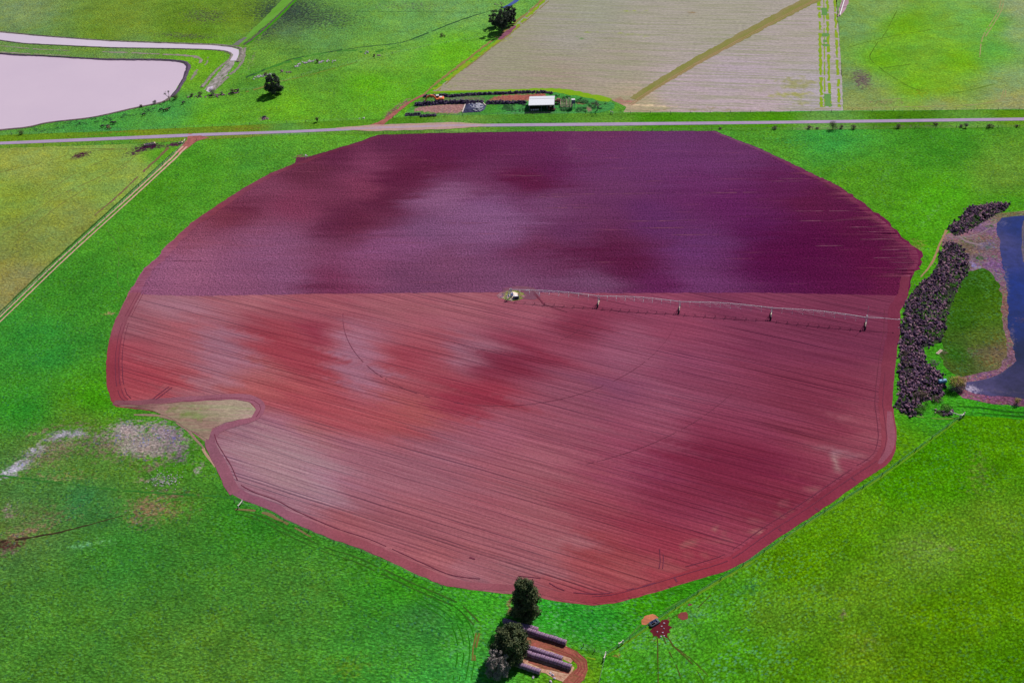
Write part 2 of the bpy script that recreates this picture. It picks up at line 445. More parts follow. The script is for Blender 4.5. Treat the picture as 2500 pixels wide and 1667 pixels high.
base_ctrl = [(350, 450, (60, 148, 24)), (480, 400, (62, 152, 28)), (620, 370, (62, 148, 36)), (200, 700, (50, 140, 30)), (100, 850, (42, 142, 38)), (330, 560, (62, 152, 30)),
    (60, 1000, (40, 140, 30)), (300, 1350, (46, 128, 34)), (200, 1550, (58, 132, 34)), (700, 1450, (58, 134, 36)), (1050, 1500, (44, 126, 44)), (500, 1600, (66, 134, 34)),
    (1000, 1440, (46, 140, 20)), (620, 1260, (42, 130, 26)), (1130, 1480, (50, 160, 26)), (1180, 1640, (52, 165, 50)), (400, 1130, (58, 140, 22)),
    (250, 1150, (66, 130, 40)), (100, 1180, (60, 128, 46)), (120, 1110, (74, 126, 46)), (320, 1130, (66, 130, 36)), (200, 1220, (48, 126, 50)), (380, 1200, (62, 130, 36)), (60, 1270, (70, 124, 48)), (200, 1020, (70, 135, 30)), (230, 980, (54, 150, 10)), (1350, 1500, (38, 158, 34)), (1450, 1530, (38, 150, 34)),
    (1600, 1480, (46, 145, 12)), (1380, 1640, (80, 150, 15)),
    (1900, 360, (66, 152, 34)), (2100, 450, (66, 150, 24)), (2300, 360, (52, 140, 26)), (2450, 430, (84, 152, 40)), (2230, 600, (62, 155, 16)), (2300, 480, (66, 165, 18)), (2010, 330, (50, 158, 50)),
    (900, 200, (78, 175, 20)), (700, 260, (84, 172, 28)), (500, 290, (80, 172, 28)), (250, 310, (56, 152, 52)), (430, 270, (60, 158, 58)), (1100, 130, (84, 180, 26)), (1050, 250, (72, 165, 26)),
    (470, 180, (88, 165, 30)), (300, 130, (90, 150, 70)), (120, 118, (84, 145, 60)), (500, 150, (86, 170, 24)), (640, 140, (86, 158, 46)), (620, 190, (70, 150, 40)),
    (800, 100, (80, 152, 62)), (700, 60, (70, 120, 62)), (1000, 60, (88, 165, 66)), (1100, 20, (92, 166, 72)), (900, 150, (92, 168, 52)), (780, 175, (74, 150, 40)),
    (300, 50, (92, 145, 40)), (50, 20, (100, 150, 78)), (600, 40, (84, 140, 30)), (450, 70, (80, 138, 26)), (250, 90, (86, 142, 32)),
    (1300, 1620, (66, 165, 30)), (2300, 1000, (50, 150, 24)), (2450, 1010, (40, 145, 20)), (2200, 1100, (70, 150, 10)), (1400, 250, (70, 150, 40)), (2460, 505, (60, 150, 20))]
DK = (88, 78, 84); TAN = (176, 150, 120); MAU = (150, 120, 135); WHT = (205, 198, 215)
base_pat = [(700, 28, 100, 34, 0, (62, 74, 66), .68), (650, 75, 60, 26, -30, (72, 66, 76), .5), (500, 40, 70, 24, 0, (92, 84, 74), .48), (455, 88, 90, 8, 3, (96, 84, 84), .5), (780, 45, 110, 34, 0, (74, 86, 74), .54),
    (620, 12, 60, 16, 0, (76, 92, 64), .4), (1000, 15, 120, 16, 0, (110, 120, 96), .4),
    # bare and salty patches of the rough hollow at the left
    (150, 1062, 34, 12, -8, WHT, .75), (190, 1058, 22, 11, -10, WHT, .8), (125, 1070, 26, 12, -20, (190, 176, 185), .55), (85, 1100, 26, 12, -25, WHT, .72), (40, 1142, 38, 12, -32, WHT, .85), (18, 1156, 26, 9, -20, (220, 214, 225), .8),
    (300, 1085, 150, 42, 5, (134, 120, 92), .62), (130, 1100, 110, 32, -25, (130, 122, 86), .58), (100, 1260, 110, 40, -12, (112, 118, 74), .42), (380, 1245, 90, 34, 0, (132, 112, 78), .5),
    (70, 1125, 40, 16, -30, (165, 150, 150), .55), (160, 1085, 80, 24, -10, (160, 140, 125), .5), (310, 1050, 40, 20, 0, (196, 178, 176), .9), (350, 1085, 80, 30, 10, (180, 164, 158), .95), (320, 1097, 30, 12, 0, (205, 196, 190), .7),
    (405, 1060, 54, 24, 20, (168, 146, 152), .9), (430, 1090, 34, 26, 50, (150, 128, 142), .75), (440, 1118, 20, 12, 0, (112, 92, 110), .7), (250, 1065, 50, 10, 5, (185, 170, 175), .52), (380, 1135, 50, 16, -20, (150, 122, 108), .5),
    (395, 1172, 36, 10, 0, (190, 178, 168), .48), (340, 1175, 30, 9, 0, (175, 150, 125), .42), (485, 1148, 10, 18, 0, (196, 182, 180), .62), (120, 1165, 60, 10, 6, (172, 150, 110), .42), (180, 1160, 60, 14, 4, (160, 140, 90), .38),
    (110, 1050, 60, 8, -18, (160, 128, 110), .48), (190, 1036, 30, 5, -8, (165, 140, 112), .5), (370, 1240, 62, 30, 0, (158, 128, 96), .66), (335, 1270, 34, 14, 20, (150, 118, 104), .6), (420, 1205, 60, 9, 4, (130, 98, 88), .55), (420, 1235, 40, 22, 0, (140, 118, 76), .5),
    (20, 1250, 26, 26, 0, (170, 146, 138), .5), (60, 1300, 70, 16, -14, (150, 120, 96), .62), (14, 1330, 50, 18, -10, (96, 62, 52), .8), (20, 1346, 30, 12, -10, (150, 120, 118), .55), (120, 1270, 60, 14, -10, (170, 140, 112), .4),
    (215, 1328, 62, 9, -7, (120, 190, 120), .55), (1150, 1560, 12, 60, 0, (110, 195, 120), .45), (850, 1628, 60, 32, 0, (104, 158, 36), .55), (780, 1440, 60, 18, 20, (96, 148, 44), .4),
    (560, 120, 12, 14, 0, (140, 125, 120), .6), (735, 384, 16, 5, 0, (160, 110, 100), .8), (266, 765, 16, 4, 0, (200, 160, 120), .6), (1030, 272, 26, 10, -25, (130, 110, 80), .45), (955, 275, 24, 7, -40, (150, 110, 100), .8), (985, 252, 18, 5, -35, (160, 125, 110), .8),
    (610, 155, 34, 6, -62, (150, 125, 120), .45), (2330, 560, 20, 14, -30, (120, 110, 80), .5), (645, 289, 12, 5, 0, (150, 120, 110), .8), (1290, 400, 1, 1, 0, (90, 150, 20), .2),
    (2240, 600, 20, 18, 30, (140, 150, 60), .6), (2165, 425, 70, 7, -42, (112, 178, 86), .42), (2280, 520, 50, 7, -42, (120, 185, 90), .4), (1930, 345, 60, 14, 10, (70, 170, 80), .4),
    (1290, 1630, 22, 10, 10, (170, 130, 100), .45), (1250, 1480, 12, 40, 0, (150, 110, 85), .55), (1262, 1452, 26, 8, 15, (160, 110, 90), .6), (1170, 1560, 7, 26, 5, (120, 110, 40), .5)]
NX = np.concatenate([-np.geomspace(6000, 470, 14)[:-1], np.arange(-440, 421, 2.6), np.geomspace(450, 6000, 14)])
NY = np.concatenate([-np.geomspace(2500, 60, 9), np.arange(100, 150, 12.0), np.arange(150, 420, 1.9), np.arange(420, 780, 2.6), np.geomspace(800, 9000, 16)])
gx, gy = np.meshgrid(NX, NY); nx, ny = len(NX), len(NY)
gx = gx.ravel(); gy = gy.ravel()
me = bpy.data.meshes.new('ground')
idx = (np.arange(ny - 1)[:, None] * nx + np.arange(nx - 1)[None, :]).ravel()
quads = np.stack([idx, idx + 1, idx + nx + 1, idx + nx], 1).astype(np.int32)
me.vertices.add(len(gx)); me.vertices.foreach_set('co', np.column_stack([gx, gy, gx * 0]).astype(np.float32).ravel())
me.loops.add(quads.size); me.loops.foreach_set('vertex_index', quads.ravel())
me.polygons.add(len(quads)); me.polygons.foreach_set('loop_start', np.arange(0, quads.size, 4, dtype=np.int32)); me.polygons.foreach_set('loop_total', np.full(len(quads), 4, np.int32))
me.update(calc_edges=True)
# lookups far outside the picture would mirror: clamp
cgx = np.clip(gx, -420, 400); cgy = np.clip(gy, 150, 800)
put_attrs(me, cgx, cgy, base_ctrl, base_pat, (0.35, 0.45, [(1150, 1560, 150, 2, 1.0), (1400, 1500, 130, 2, 1.6), (700, 1500, 400, 1, 0.9), (150, 1000, 130, 2, .5), (400, 1180, 120, 2, .6), (600, 1250, 120, 2, .5), (250, 1600, 260, 1, .8)]), None)
ground = link('ground', me, M_grass); ground['kind'] = 'structure'

Z1, Z2, Z3, Z4, Z5, Z6 = 0.02, 0.04, 0.06, 0.08, 0.10, 0.12
# ---- left yellow paddock
sheet('left_paddock', [(-350, 384), (0, 362), (208, 355), (417, 348), (447, 347), (437, 357), (300, 484), (150, 622), (0, 766), (-350, 1085)], Z1, M_grassf,
      [(60, 400, (136, 165, 62)), (250, 390, (126, 165, 56)), (400, 380, (84, 165, 32)), (330, 420, (130, 168, 62)), (200, 520, (128, 155, 58)), (100, 580, (120, 148, 56)), (60, 700, (130, 140, 66)), (260, 480, (122, 165, 58)), (30, 480, (122, 160, 48))],
      [(365, 358, 34, 7, -6, (72, 28, 62), .95), (340, 368, 40, 8, -16, (88, 44, 74), .7), (432, 352, 26, 6, -8, (86, 38, 72), .85), (405, 358, 20, 6, 0, (104, 60, 76), .6), (440, 366, 16, 7, -45, (90, 45, 74), .6),
       (197, 379, 22, 6, -14, (88, 36, 66), .9), (185, 386, 18, 4, -14, (110, 70, 80), .6), (60, 715, 60, 30, -30, (140, 128, 72), .45), (200, 560, 90, 30, -30, (136, 140, 66), .4), (60, 600, 60, 30, 0, (134, 140, 70), .4)],
      2.5, (0.3, 0.1), step=2)
# ---- verges of the road
sheet('road_verge', [(-350, 362), (0, 331), (60, 328), (208, 323), (325, 318), (506, 310), (700, 301), (883, 293), (957, 288), (1060, 284), (1300, 279), (1492, 277), (1900, 274), (2500, 269), (2900, 265),
                     (2900, 309), (2500, 311), (1900, 318.5), (1300, 321), (922, 328), (853, 329), (700, 330), (477, 343), (417, 347), (208, 354), (0, 361.5), (-350, 382)], Z1 + .005, M_grassf,
      [(100, 338, (98, 148, 24)), (350, 325, (108, 142, 26)), (600, 316, (104, 138, 26)), (800, 306, (86, 150, 26)), (1000, 296, (72, 132, 22)), (1300, 290, (70, 138, 34)), (1600, 287, (66, 140, 12)), (1900, 283, (70, 145, 10)), (2200, 280, (66, 128, 12)), (2450, 278, (86, 140, 12)),
       (300, 346, (76, 150, 30)), (700, 327, (84, 152, 50)), (1100, 315, (100, 155, 50)), (1500, 313, (90, 150, 40)), (2000, 309, (96, 155, 56)), (2400, 302, (90, 155, 48))],
      [(300, 322, 90, 2.6, -3, (146, 128, 50), .58), (560, 316, 110, 2.6, -3, (140, 120, 50), .56), (900, 315, 60, 2, 0, (120, 120, 40), .5), (200, 334, 60, 2, -3, (140, 136, 50), .5), (1250, 300, 200, 2, 0, (60, 110, 20), .5), (2200, 286, 200, 2, 0, (50, 104, 10), .55), (1600, 282, 200, 2, 0, (50, 112, 14), .5),
       (1100, 320, 140, 2, 0, (70, 96, 60), .55), (1500, 318, 160, 2, 0, (80, 110, 76), .5), (2000, 313, 120, 2.5, 0, (120, 110, 96), .55), (2250, 308, 120, 2.5, 0, (120, 120, 90), .5)], 2.2, (0.6, 0.5), step=3)
# ---- far top-right pasture
sheet('right_pasture', [(2036, -60), (2053, 149), (2059, 270.5), (2200, 270), (2500, 266.5), (2900, 262), (2900, -100)], Z1, M_grassf,
      [(2200, 60, (104, 176, 20)), (2150, 150, (100, 176, 22)), (2350, 150, (106, 178, 20)), (2300, 220, (112, 176, 26)), (2080, 60, (108, 158, 72)), (2150, 15, (118, 165, 70)), (2080, 200, (112, 150, 76)), (2120, 240, (120, 160, 72)), (2430, 60, (96, 176, 44)), (2480, 80, (128, 168, 88)), (2490, 20, (135, 165, 96)),
       (2470, 200, (124, 165, 84)), (2300, 256, (136, 160, 76)), (2480, 250, (140, 158, 84)), (2100, 258, (136, 158, 72)), (2430, 120, (88, 170, 50)), (2240, 210, (104, 178, 22))],
      [(2105, 195, 26, 20, 50, (124, 108, 100), .78), (2090, 180, 16, 12, 0, (118, 104, 100), .55), (2130, 222, 30, 10, 10, (140, 150, 88), .5), (2250, 228, 30, 14, 0, (150, 180, 40), .55), (2170, 250, 60, 4, 0, (166, 138, 108), .5)], 3.0, (0.25, 0.0), step=4)
# ---- stubble field
STUB = [(1328, -60), (1328, 0), (1300, 18), (1235, 86), (1136, 167), (1056, 223), (1200, 220.5), (1334, 219), (1367, 221), (1420, 229), (1483, 240), (1500, 248), (1530, 262), (1522, 274), (1700, 274), (1900, 272.5), (2059, 270.5), (2053, 149), (2038, -60)]
sheet('stubble_field', STUB, Z1, M_stub,
      [(1250, 140, (160, 150, 128)), (1400, 80, (166, 156, 144)), (1500, 150, (168, 154, 138)), (1600, 60, (174, 162, 150)), (1750, 60, (172, 162, 146)), (1800, 180, (184, 164, 170)), (1650, 220, (186, 164, 168)), (1950, 100, (180, 164, 158)), (1980, 220, (182, 168, 172)), (1850, 250, (190, 166, 170)), (1350, 200, (166, 146, 130)), (1150, 195, (165, 148, 132)), (1560, 255, (184, 160, 130)), (1450, 30, (162, 158, 140))],
      [(1950, 205, 46, 16, 0, (164, 156, 108), .75), (1935, 232, 60, 8, 0, (170, 164, 96), .7), (1960, 250, 30, 8, 0, (166, 158, 110), .6), (1510, 250, 18, 10, 0, (176, 110, 104), .9), (1495, 246, 10, 12, 0, (170, 104, 100), .85), (1530, 252, 24, 7, -15, (180, 118, 110), .8), (1580, 260, 44, 4.5, 0, (228, 200, 160), .85),
       (1700, 268, 200, 4, 0, (160, 140, 104), .6), (1115, 205, 40, 6, -30, (160, 160, 80), .45), (1240, 80, 14, 26, 40, (160, 160, 60), .5), (1460, 80, 40, 2, 0, (160, 172, 60), .5), (1540, 85, 50, 3, 5, (164, 175, 70), .5), (1560, 28, 60, 3, 0, (160, 172, 60), .5), (1690, 33, 16, 4, 0, (150, 120, 90), .6), (1415, 93, 14, 4, 0, (90, 140, 60), .6)], 3.0, (0, 0), step=3)
# ---- the red circle
LOWER = [(342, 719.5), (470, 723), (597, 720.5), (840, 717), (1196, 714), (1300, 714.5), (1472, 716), (1850, 714.5), (2218, 722), (2208, 742), (2198, 760), (2197, 820), (2191, 847), (2184, 913), (2180, 961), (2179, 990), (2182, 1011), (2187, 1047), (2189, 1071), (2182, 1107), (2162, 1136), (2114, 1168), (2049, 1213), (1985, 1258), (1904, 1310), (1823, 1368), (1775, 1393), (1694, 1417), (1597, 1447), (1500, 1472), (1446, 1477), (1398, 1473), (1333, 1462), (1300, 1452), (1230, 1449), (1165, 1441), (1091, 1431), (1026, 1405), (962, 1375), (881, 1339), (800, 1312), (700, 1268), (655, 1243), (595, 1221), (560, 1203), (554, 1176), (548, 1140), (530, 1111), (506, 1081), (464, 1051), (417, 1021), (372, 1004), (283, 992), (271, 977), (263, 950), (260, 929), (260, 875), (268, 824), (278, 791), (291, 763), (317, 715)]
UPPER = [(317, 715), (352, 656), (380, 633), (408, 600), (411, 597), (465, 546), (500, 522), (550, 488), (600, 456), (660, 423), (719, 399), (724, 384), (749, 384), (794, 371), (877, 346), (922, 329.5), (1060, 325), (1300, 321.5), (1500, 320), (1745, 320), (1800, 342), (1860, 365), (1919, 393), (1979, 423), (2026, 444), (2065, 467), (2150, 532), (2179, 555), (2206, 586), (2235, 604), (2246, 626), (2250, 648), (2230, 660), (2224, 689), (2218, 722), (1850, 714.5), (1472, 716), (1300, 714.5), (1196, 714), (840, 717), (597, 720.5), (470, 723), (342, 719.5)]
lo_ctrl = [(420, 745, (156, 96, 112)), (600, 740, (166, 92, 106)), (800, 745, (160, 82, 96)), (1000, 745, (160, 84, 100)), (1150, 745, (158, 86, 102)), (300, 790, (148, 84, 100)), (300, 860, (158, 66, 82)), (330, 950, (162, 68, 80)), (280, 900, (146, 58, 74)),
    (450, 810, (166, 84, 98)), (620, 790, (150, 76, 92)), (560, 860, (160, 96, 116)), (700, 850, (164, 72, 82)), (760, 800, (148, 62, 80)), (820, 760, (150, 72, 90)), (440, 930, (168, 74, 84)), (540, 935, (168, 102, 118)), (640, 900, (168, 86, 92)), (620, 960, (176, 80, 78)),
    (760, 900, (158, 62, 70)), (700, 960, (170, 76, 80)), (800, 960, (176, 72, 74)), (900, 820, (160, 88, 108)), (880, 900, (160, 92, 112)), (980, 880, (158, 68, 82)), (1050, 830, (158, 74, 90)), (1050, 900, (150, 66, 82)), (1100, 780, (160, 84, 102)), (1150, 850, (150, 86, 108)),
    (1200, 900, (130, 54, 78)), (1250, 880, (124, 48, 74)), (1300, 860, (136, 50, 74)), (1380, 800, (142, 64, 88)), (1450, 790, (130, 50, 76)), (1320, 770, (156, 80, 100)), (1180, 960, (150, 58, 70)), (1080, 960, (156, 66, 82)), (1000, 1000, (170, 78, 84)), (940, 1040, (174, 78, 82)),
    (1550, 850, (150, 76, 104)), (1500, 950, (134, 66, 96)), (1400, 950, (142, 72, 96)), (1350, 1020, (152, 76, 96)), (1650, 800, (142, 62, 90)), (1700, 900, (136, 62, 92)), (1750, 740, (122, 52, 82)), (1900, 750, (126, 54, 82)), (1560, 735, (138, 62, 90)), (2050, 740, (120, 50, 78)), (1900, 840, (124, 50, 80)), (2000, 850, (114, 44, 76)), (2100, 850, (116, 48, 76)), (2150, 900, (132, 60, 82)),
    (1900, 950, (134, 56, 84)), (2050, 960, (130, 50, 74)), (2100, 1040, (150, 72, 90)), (2000, 1040, (136, 54, 72)), (1800, 1040, (138, 56, 84)), (1700, 1100, (124, 40, 70)), (1850, 1130, (122, 40, 70)), (1750, 1180, (124, 42, 70)), (1900, 1200, (134, 50, 72)), (1700, 1250, (138, 54, 80)), (1600, 1150, (134, 50, 80)), (1550, 1070, (146, 66, 92)),
    (1600, 1000, (144, 72, 98)), (1500, 1150, (146, 64, 90)), (1450, 1250, (150, 66, 84)), (1600, 1300, (144, 52, 74)), (1700, 1350, (150, 54, 70)), (1500, 1340, (150, 62, 72)), (1400, 1400, (156, 72, 82)), (1550, 1400, (160, 76, 84)), (1500, 1450, (152, 58, 72)), (1800, 1300, (146, 58, 80)), (1650, 1400, (156, 60, 74)),
    (1300, 1120, (158, 84, 102)), (1200, 1050, (156, 82, 104)), (1100, 1100, (154, 88, 108)), (1250, 1220, (158, 82, 98)), (1000, 1150, (156, 88, 106)), (900, 1100, (158, 92, 112)), (800, 1050, (172, 98, 106)), (700, 1050, (160, 96, 120)), (600, 1050, (142, 94, 116)), (620, 1130, (158, 108, 132)), (720, 1130, (170, 118, 138)), (780, 1180, (168, 116, 136)), (640, 1190, (146, 90, 112)),
    (900, 1200, (152, 88, 106)), (1000, 1280, (156, 84, 98)), (880, 1280, (158, 84, 96)), (1100, 1350, (160, 84, 94)), (1150, 1400, (158, 92, 106)), (1280, 1400, (152, 88, 100)), (1380, 1330, (160, 92, 104)), (1330, 1250, (156, 84, 96)), (570, 1010, (150, 84, 96))]
lo_pat = [(2000, 960, 170, 130, 0, (124, 48, 72), .75), (1880, 1220, 120, 60, -20, (124, 42, 62), .8), (1680, 1210, 140, 90, 0, (128, 44, 68), .7), (1480, 1260, 150, 60, 17, (144, 60, 76), .6), (2080, 1050, 70, 40, 0, (136, 56, 76), .5), (1750, 960, 160, 60, 10, (130, 58, 84), .6),
    (525, 850, 60, 75, 0, (154, 98, 120), .72), (865, 880, 62, 95, 0, (158, 98, 122), .80), (680, 1125, 140, 85, 17, (168, 116, 130), .85), (440, 748, 120, 26, 5, (158, 100, 120), .7), (1140, 870, 45, 60, -20, (154, 94, 116), .65),
    (390, 925, 95, 38, 12, (158, 60, 72), .75), (700, 850, 120, 60, 25, (150, 56, 72), .80), (770, 820, 50, 50, 0, (138, 48, 70), .7), (830, 1010, 190, 55, 18, (170, 68, 74), .85), (1005, 875, 70, 32, 0, (148, 58, 76), .7), (1150, 965, 110, 50, -15, (144, 48, 62), .8), (1250, 890, 90, 45, -10, (126, 42, 64), .75),
    (1010, 1140, 260, 60, 17, (150, 88, 106), .6), (1120, 1300, 240, 70, 17, (154, 84, 98), .6), (1400, 1000, 110, 110, 0, (140, 72, 94), .6), (1560, 880, 120, 70, 10, (142, 76, 102), .6), (1000, 760, 180, 26, 0, (154, 84, 98), .6), (1350, 1200, 160, 90, 17, (152, 84, 98), .55), (1620, 1060, 100, 40, 10, (146, 72, 96), .6),
    (1790, 1150, 200, 95, 10, (118, 36, 60), .85), (1980, 830, 180, 80, 8, (116, 48, 76), .7), (1640, 1330, 120, 60, 10, (144, 50, 66), .7), (1430, 810, 70, 36, 14, (124, 46, 68), .7), (1480, 1380, 110, 40, 10, (154, 66, 74), .6), (1440, 1180, 60, 90, 0, (148, 66, 84), .5),
    (700, 880, 90, 22, 22, (164, 60, 66), .6), (640, 950, 70, 14, 20, (184, 80, 76), .6), (860, 1010, 110, 22, 20, (184, 78, 78), .66), (760, 965, 60, 14, 20, (178, 76, 74), .6), (1250, 880, 130, 30, 14, (124, 44, 68), .6), (1130, 940, 110, 24, 14, (148, 52, 66), .55),
    (1430, 790, 80, 22, 14, (124, 44, 68), .55), (1800, 1140, 170, 50, 14, (116, 34, 64), .66), (1650, 1130, 100, 30, 14, (124, 40, 68), .5), (2030, 1100, 70, 10, 14, (166, 110, 126), .7), (2080, 1060, 50, 8, 14, (160, 100, 112), .6), (2060, 1130, 40, 8, -34, (170, 118, 124), .7),
    (2090, 985, 50, 6, 14, (158, 84, 98), .5), (2100, 1030, 40, 5, 14, (166, 100, 116), .55), (1850, 1290, 80, 8, -34, (172, 104, 104), .62), (1960, 1215, 80, 9, -34, (174, 112, 112), .62), (1740, 1348, 50, 7, -30, (176, 108, 104), .6), (1600, 1375, 80, 18, 10, (172, 92, 92), .5),
    (680, 1110, 110, 22, 17, (176, 122, 136), .62), (850, 1180, 120, 20, 17, (166, 106, 130), .55), (560, 880, 110, 12, 17, (164, 100, 122), .6), (500, 850, 80, 8, 17, (170, 104, 118), .5), (760, 770, 120, 10, 17, (170, 100, 118), .45), (890, 860, 60, 16, 17, (160, 96, 122), .6), (1120, 830, 90, 12, 15, (152, 90, 114), .5),
    (370, 880, 60, 6, 17, (170, 98, 112), .5), (450, 960, 60, 6, 17, (172, 96, 106), .5), (1500, 940, 150, 20, 14, (128, 66, 100), .5), (1620, 960, 130, 12, 14, (150, 84, 110), .45), (1330, 745, 60, 8, 10, (150, 92, 112), .5), (1120, 745, 30, 3, 0, (170, 130, 140), .6), (1050, 725, 20, 2, 0, (170, 130, 140), .6),
    (1290, 1390, 60, 14, 10, (150, 100, 112), .5), (1170, 1415, 50, 8, 8, (120, 80, 96), .5), (1850, 860, 120, 14, 14, (116, 44, 76), .5), (2120, 760, 50, 14, 0, (118, 52, 78), .4), (320, 955, 40, 10, 10, (170, 66, 76), .5)]
_tame = lambda c: (min(c[0], 164), c[1], max(c[2], int(.48 * c[0])))
lo_ctrl = [(x, y, _tame(c)) for x, y, c in lo_ctrl]; lo_pat = [(*p[:5], _tame(p[5]), p[6]) for p in lo_pat]
LOWER = [(x, y - (7 if y < 724 and x < 2200 else 0)) for x, y in LOWER]
sheet('seeded_field', LOWER, Z2 - .01, M_low, lo_ctrl, lo_pat, 2.2, (0, 0), fingers=(A_LO, 7.0), wob=0.15)
up_ctrl = [(950, 345, (92, 38, 70)), (1150, 360, (96, 36, 78)), (1300, 345, (100, 40, 84)), (1450, 350, (104, 48, 92)), (1650, 345, (100, 56, 96)), (1800, 370, (98, 52, 90)), (830, 380, (92, 36, 66)), (900, 400, (104, 48, 78)), (760, 420, (98, 42, 66)), (650, 460, (106, 52, 78)), (720, 500, (106, 46, 72)), (550, 530, (104, 46, 64)), (600, 580, (114, 62, 88)),
    (900, 460, (110, 50, 76)), (1000, 420, (98, 34, 66)), (1080, 380, (94, 30, 68)), (950, 490, (88, 30, 58)), (860, 540, (96, 36, 62)), (1100, 500, (126, 78, 118)), (1180, 450, (104, 48, 86)), (1280, 440, (92, 30, 70)), (1200, 520, (122, 76, 124)), (1050, 560, (116, 72, 112)), (700, 590, (110, 62, 92)), (480, 600, (118, 62, 84)), (420, 650, (122, 72, 104)), (550, 660, (118, 68, 100)),
    (700, 680, (114, 66, 100)), (900, 640, (110, 58, 92)), (820, 690, (102, 44, 74)), (1100, 640, (116, 64, 100)), (1000, 690, (110, 60, 96)), (1250, 690, (116, 66, 104)), (1300, 600, (104, 46, 82)), (1400, 560, (98, 46, 88)), (1500, 600, (92, 34, 70)), (1550, 650, (88, 28, 66)), (1600, 690, (94, 38, 78)), (1450, 680, (110, 62, 100)), (1400, 640, (104, 50, 86)),
    (1350, 500, (112, 62, 104)), (1500, 450, (102, 50, 94)), (1700, 450, (100, 46, 90)), (1600, 530, (94, 48, 92)), (1800, 500, (94, 38, 84)), (1900, 450, (92, 36, 74)), (1750, 600, (98, 50, 92)), (1700, 680, (106, 56, 98)), (1900, 650, (84, 26, 68)), (1850, 560, (86, 32, 76)), (2000, 600, (82, 22, 60)), (2050, 680, (86, 26, 62)), (2150, 640, (88, 24, 58)), (2100, 560, (86, 26, 58)), (2000, 500, (90, 32, 62)), (2180, 700, (96, 32, 62)), (1350, 420, (92, 32, 76)), (1250, 560, (112, 64, 106))]
up_pat = [(1180, 545, 120, 60, 0, (128, 80, 124), .75), (1090, 480, 90, 34, -10, (130, 80, 120), .7), (480, 650, 110, 50, -30, (128, 74, 104), .7), (650, 610, 130, 60, 0, (118, 70, 104), .6), (1000, 430, 120, 40, -20, (90, 32, 64), .7), (840, 540, 110, 40, -25, (92, 36, 66), .65), (1300, 440, 80, 30, 10, (90, 26, 62), .7), (1500, 630, 150, 40, 8, (86, 26, 62), .7), (760, 700, 90, 20, 0, (96, 36, 66), .6),
    (1650, 400, 250, 60, 0, (104, 56, 100), .6), (1700, 600, 90, 60, 0, (100, 54, 100), .6), (1400, 690, 110, 18, 0, (114, 68, 106), .6), (900, 690, 120, 14, 0, (112, 62, 94), .5), (1950, 620, 150, 80, 10, (82, 22, 60), .7), (1120, 350, 160, 30, 0, (92, 30, 72), .6), (600, 520, 80, 40, -30, (98, 38, 62), .6), (980, 600, 110, 40, 0, (118, 68, 108), .6),
    (1000, 430, 90, 20, -15, (88, 26, 56), .55), (860, 530, 60, 22, -20, (92, 32, 56), .5), (1130, 500, 70, 16, 0, (132, 86, 128), .55), (1320, 450, 90, 14, 0, (88, 26, 62), .5), (1520, 640, 90, 24, 10, (86, 26, 62), .5), (1200, 480, 40, 12, 0, (128, 82, 122), .5), (600, 600, 80, 20, 0, (120, 70, 100), .4), (1340, 600, 60, 16, 0, (96, 34, 66), .45),
    (1405, 345, 11, 80, 0, (118, 66, 104), .5), (480, 660, 60, 12, 0, (130, 78, 110), .45), (720, 640, 120, 8, 0, (124, 76, 112), .4), (2060, 600, 60, 40, 30, (84, 22, 52), .4)]
_lift = lambda x, y, c: tuple(int(v * (1.14 if x < 1000 and c[0] > 100 else 1)) for v in c) if x < 1600 else (c[0], max(16, c[1] - 5), c[2] + 3)
up_ctrl = [(x, y, _lift(x, y, c)) for x, y, c in up_ctrl]; up_pat = [(*p[:5], _lift(p[0], p[1], p[5]), p[6]) for p in up_pat]
sheet('ploughed_field', UPPER, Z2, M_up, up_ctrl, up_pat, 2.4, (0, 0), fingers=(A_UP, 4.0), wob=0.25)

M_head = mat_bare('headland_soil', (136, 62, 86), (112, 46, 74), 0.25, 0.14, bump=0.25)
M_headr = mat_bare('red_headland_soil', (150, 58, 76), (166, 70, 84), 0.25, 0.12, bump=0.25)
M_headm = mat_bare('mauve_headland_soil', (136, 88, 108), (120, 74, 96), 0.25, 0.12, bump=0.25)
M_pink = mat_bare('pink_furrow_dust', (150, 92, 118), (126, 68, 96), 0.5, 0.15)
M_arc = mat_bare('faint_tower_rut', (118, 56, 80), (132, 66, 90), 0.6, 0.15)
M_rut = mat_bare('dark_wheel_rut', (110, 50, 72), (126, 58, 80), 0.6, 0.15)
def mat_head():
    n = NT('headland_soil', 1.0, 0.0); fin = n.noise(1.3, 4, .75); st = n.noise(.12, 4, .6)
    n.bump(fin, .35, .2)
    return n.done(n.scale(n.attr('col'), n.math('MULTIPLY', n.rng(fin, .3, .7, .82, 1.20), n.rng(st, .3, .7, .90, 1.12))))
M_hd = mat_head()
def headland(widths, pts, ctrl, tint, z=Z3, jit=.1):
    o = ribbon('headland', None, widths, z, M_hd, jit, ground=pts); v = np.array([tuple(q.co) for q in o.data.vertices])
    put_attrs(o.data, v[:, 0], v[:, 1], ctrl, [], (0, 0), None)
    a = o.data.color_attributes['col'].data; c = np.empty(len(a) * 4, np.float32); a.foreach_get('color', c); c = c.reshape(-1, 4); c[:, :3] *= tint; a.foreach_set('color', c.ravel())
def off_px(pts, d):              # shift a traced line sideways on the ground by d metres (left positive)
    g = [Vector(G(*p)) for p in pts]; out = []
    for i, p in enumerate(g):
        t = (g[min(len(g) - 1, i + 1)] - g[max(0, i - 1)]).normalized(); out.append(p + Vector((-t.y, t.x)) * d)
    return [(p.x, p.y) for p in out]
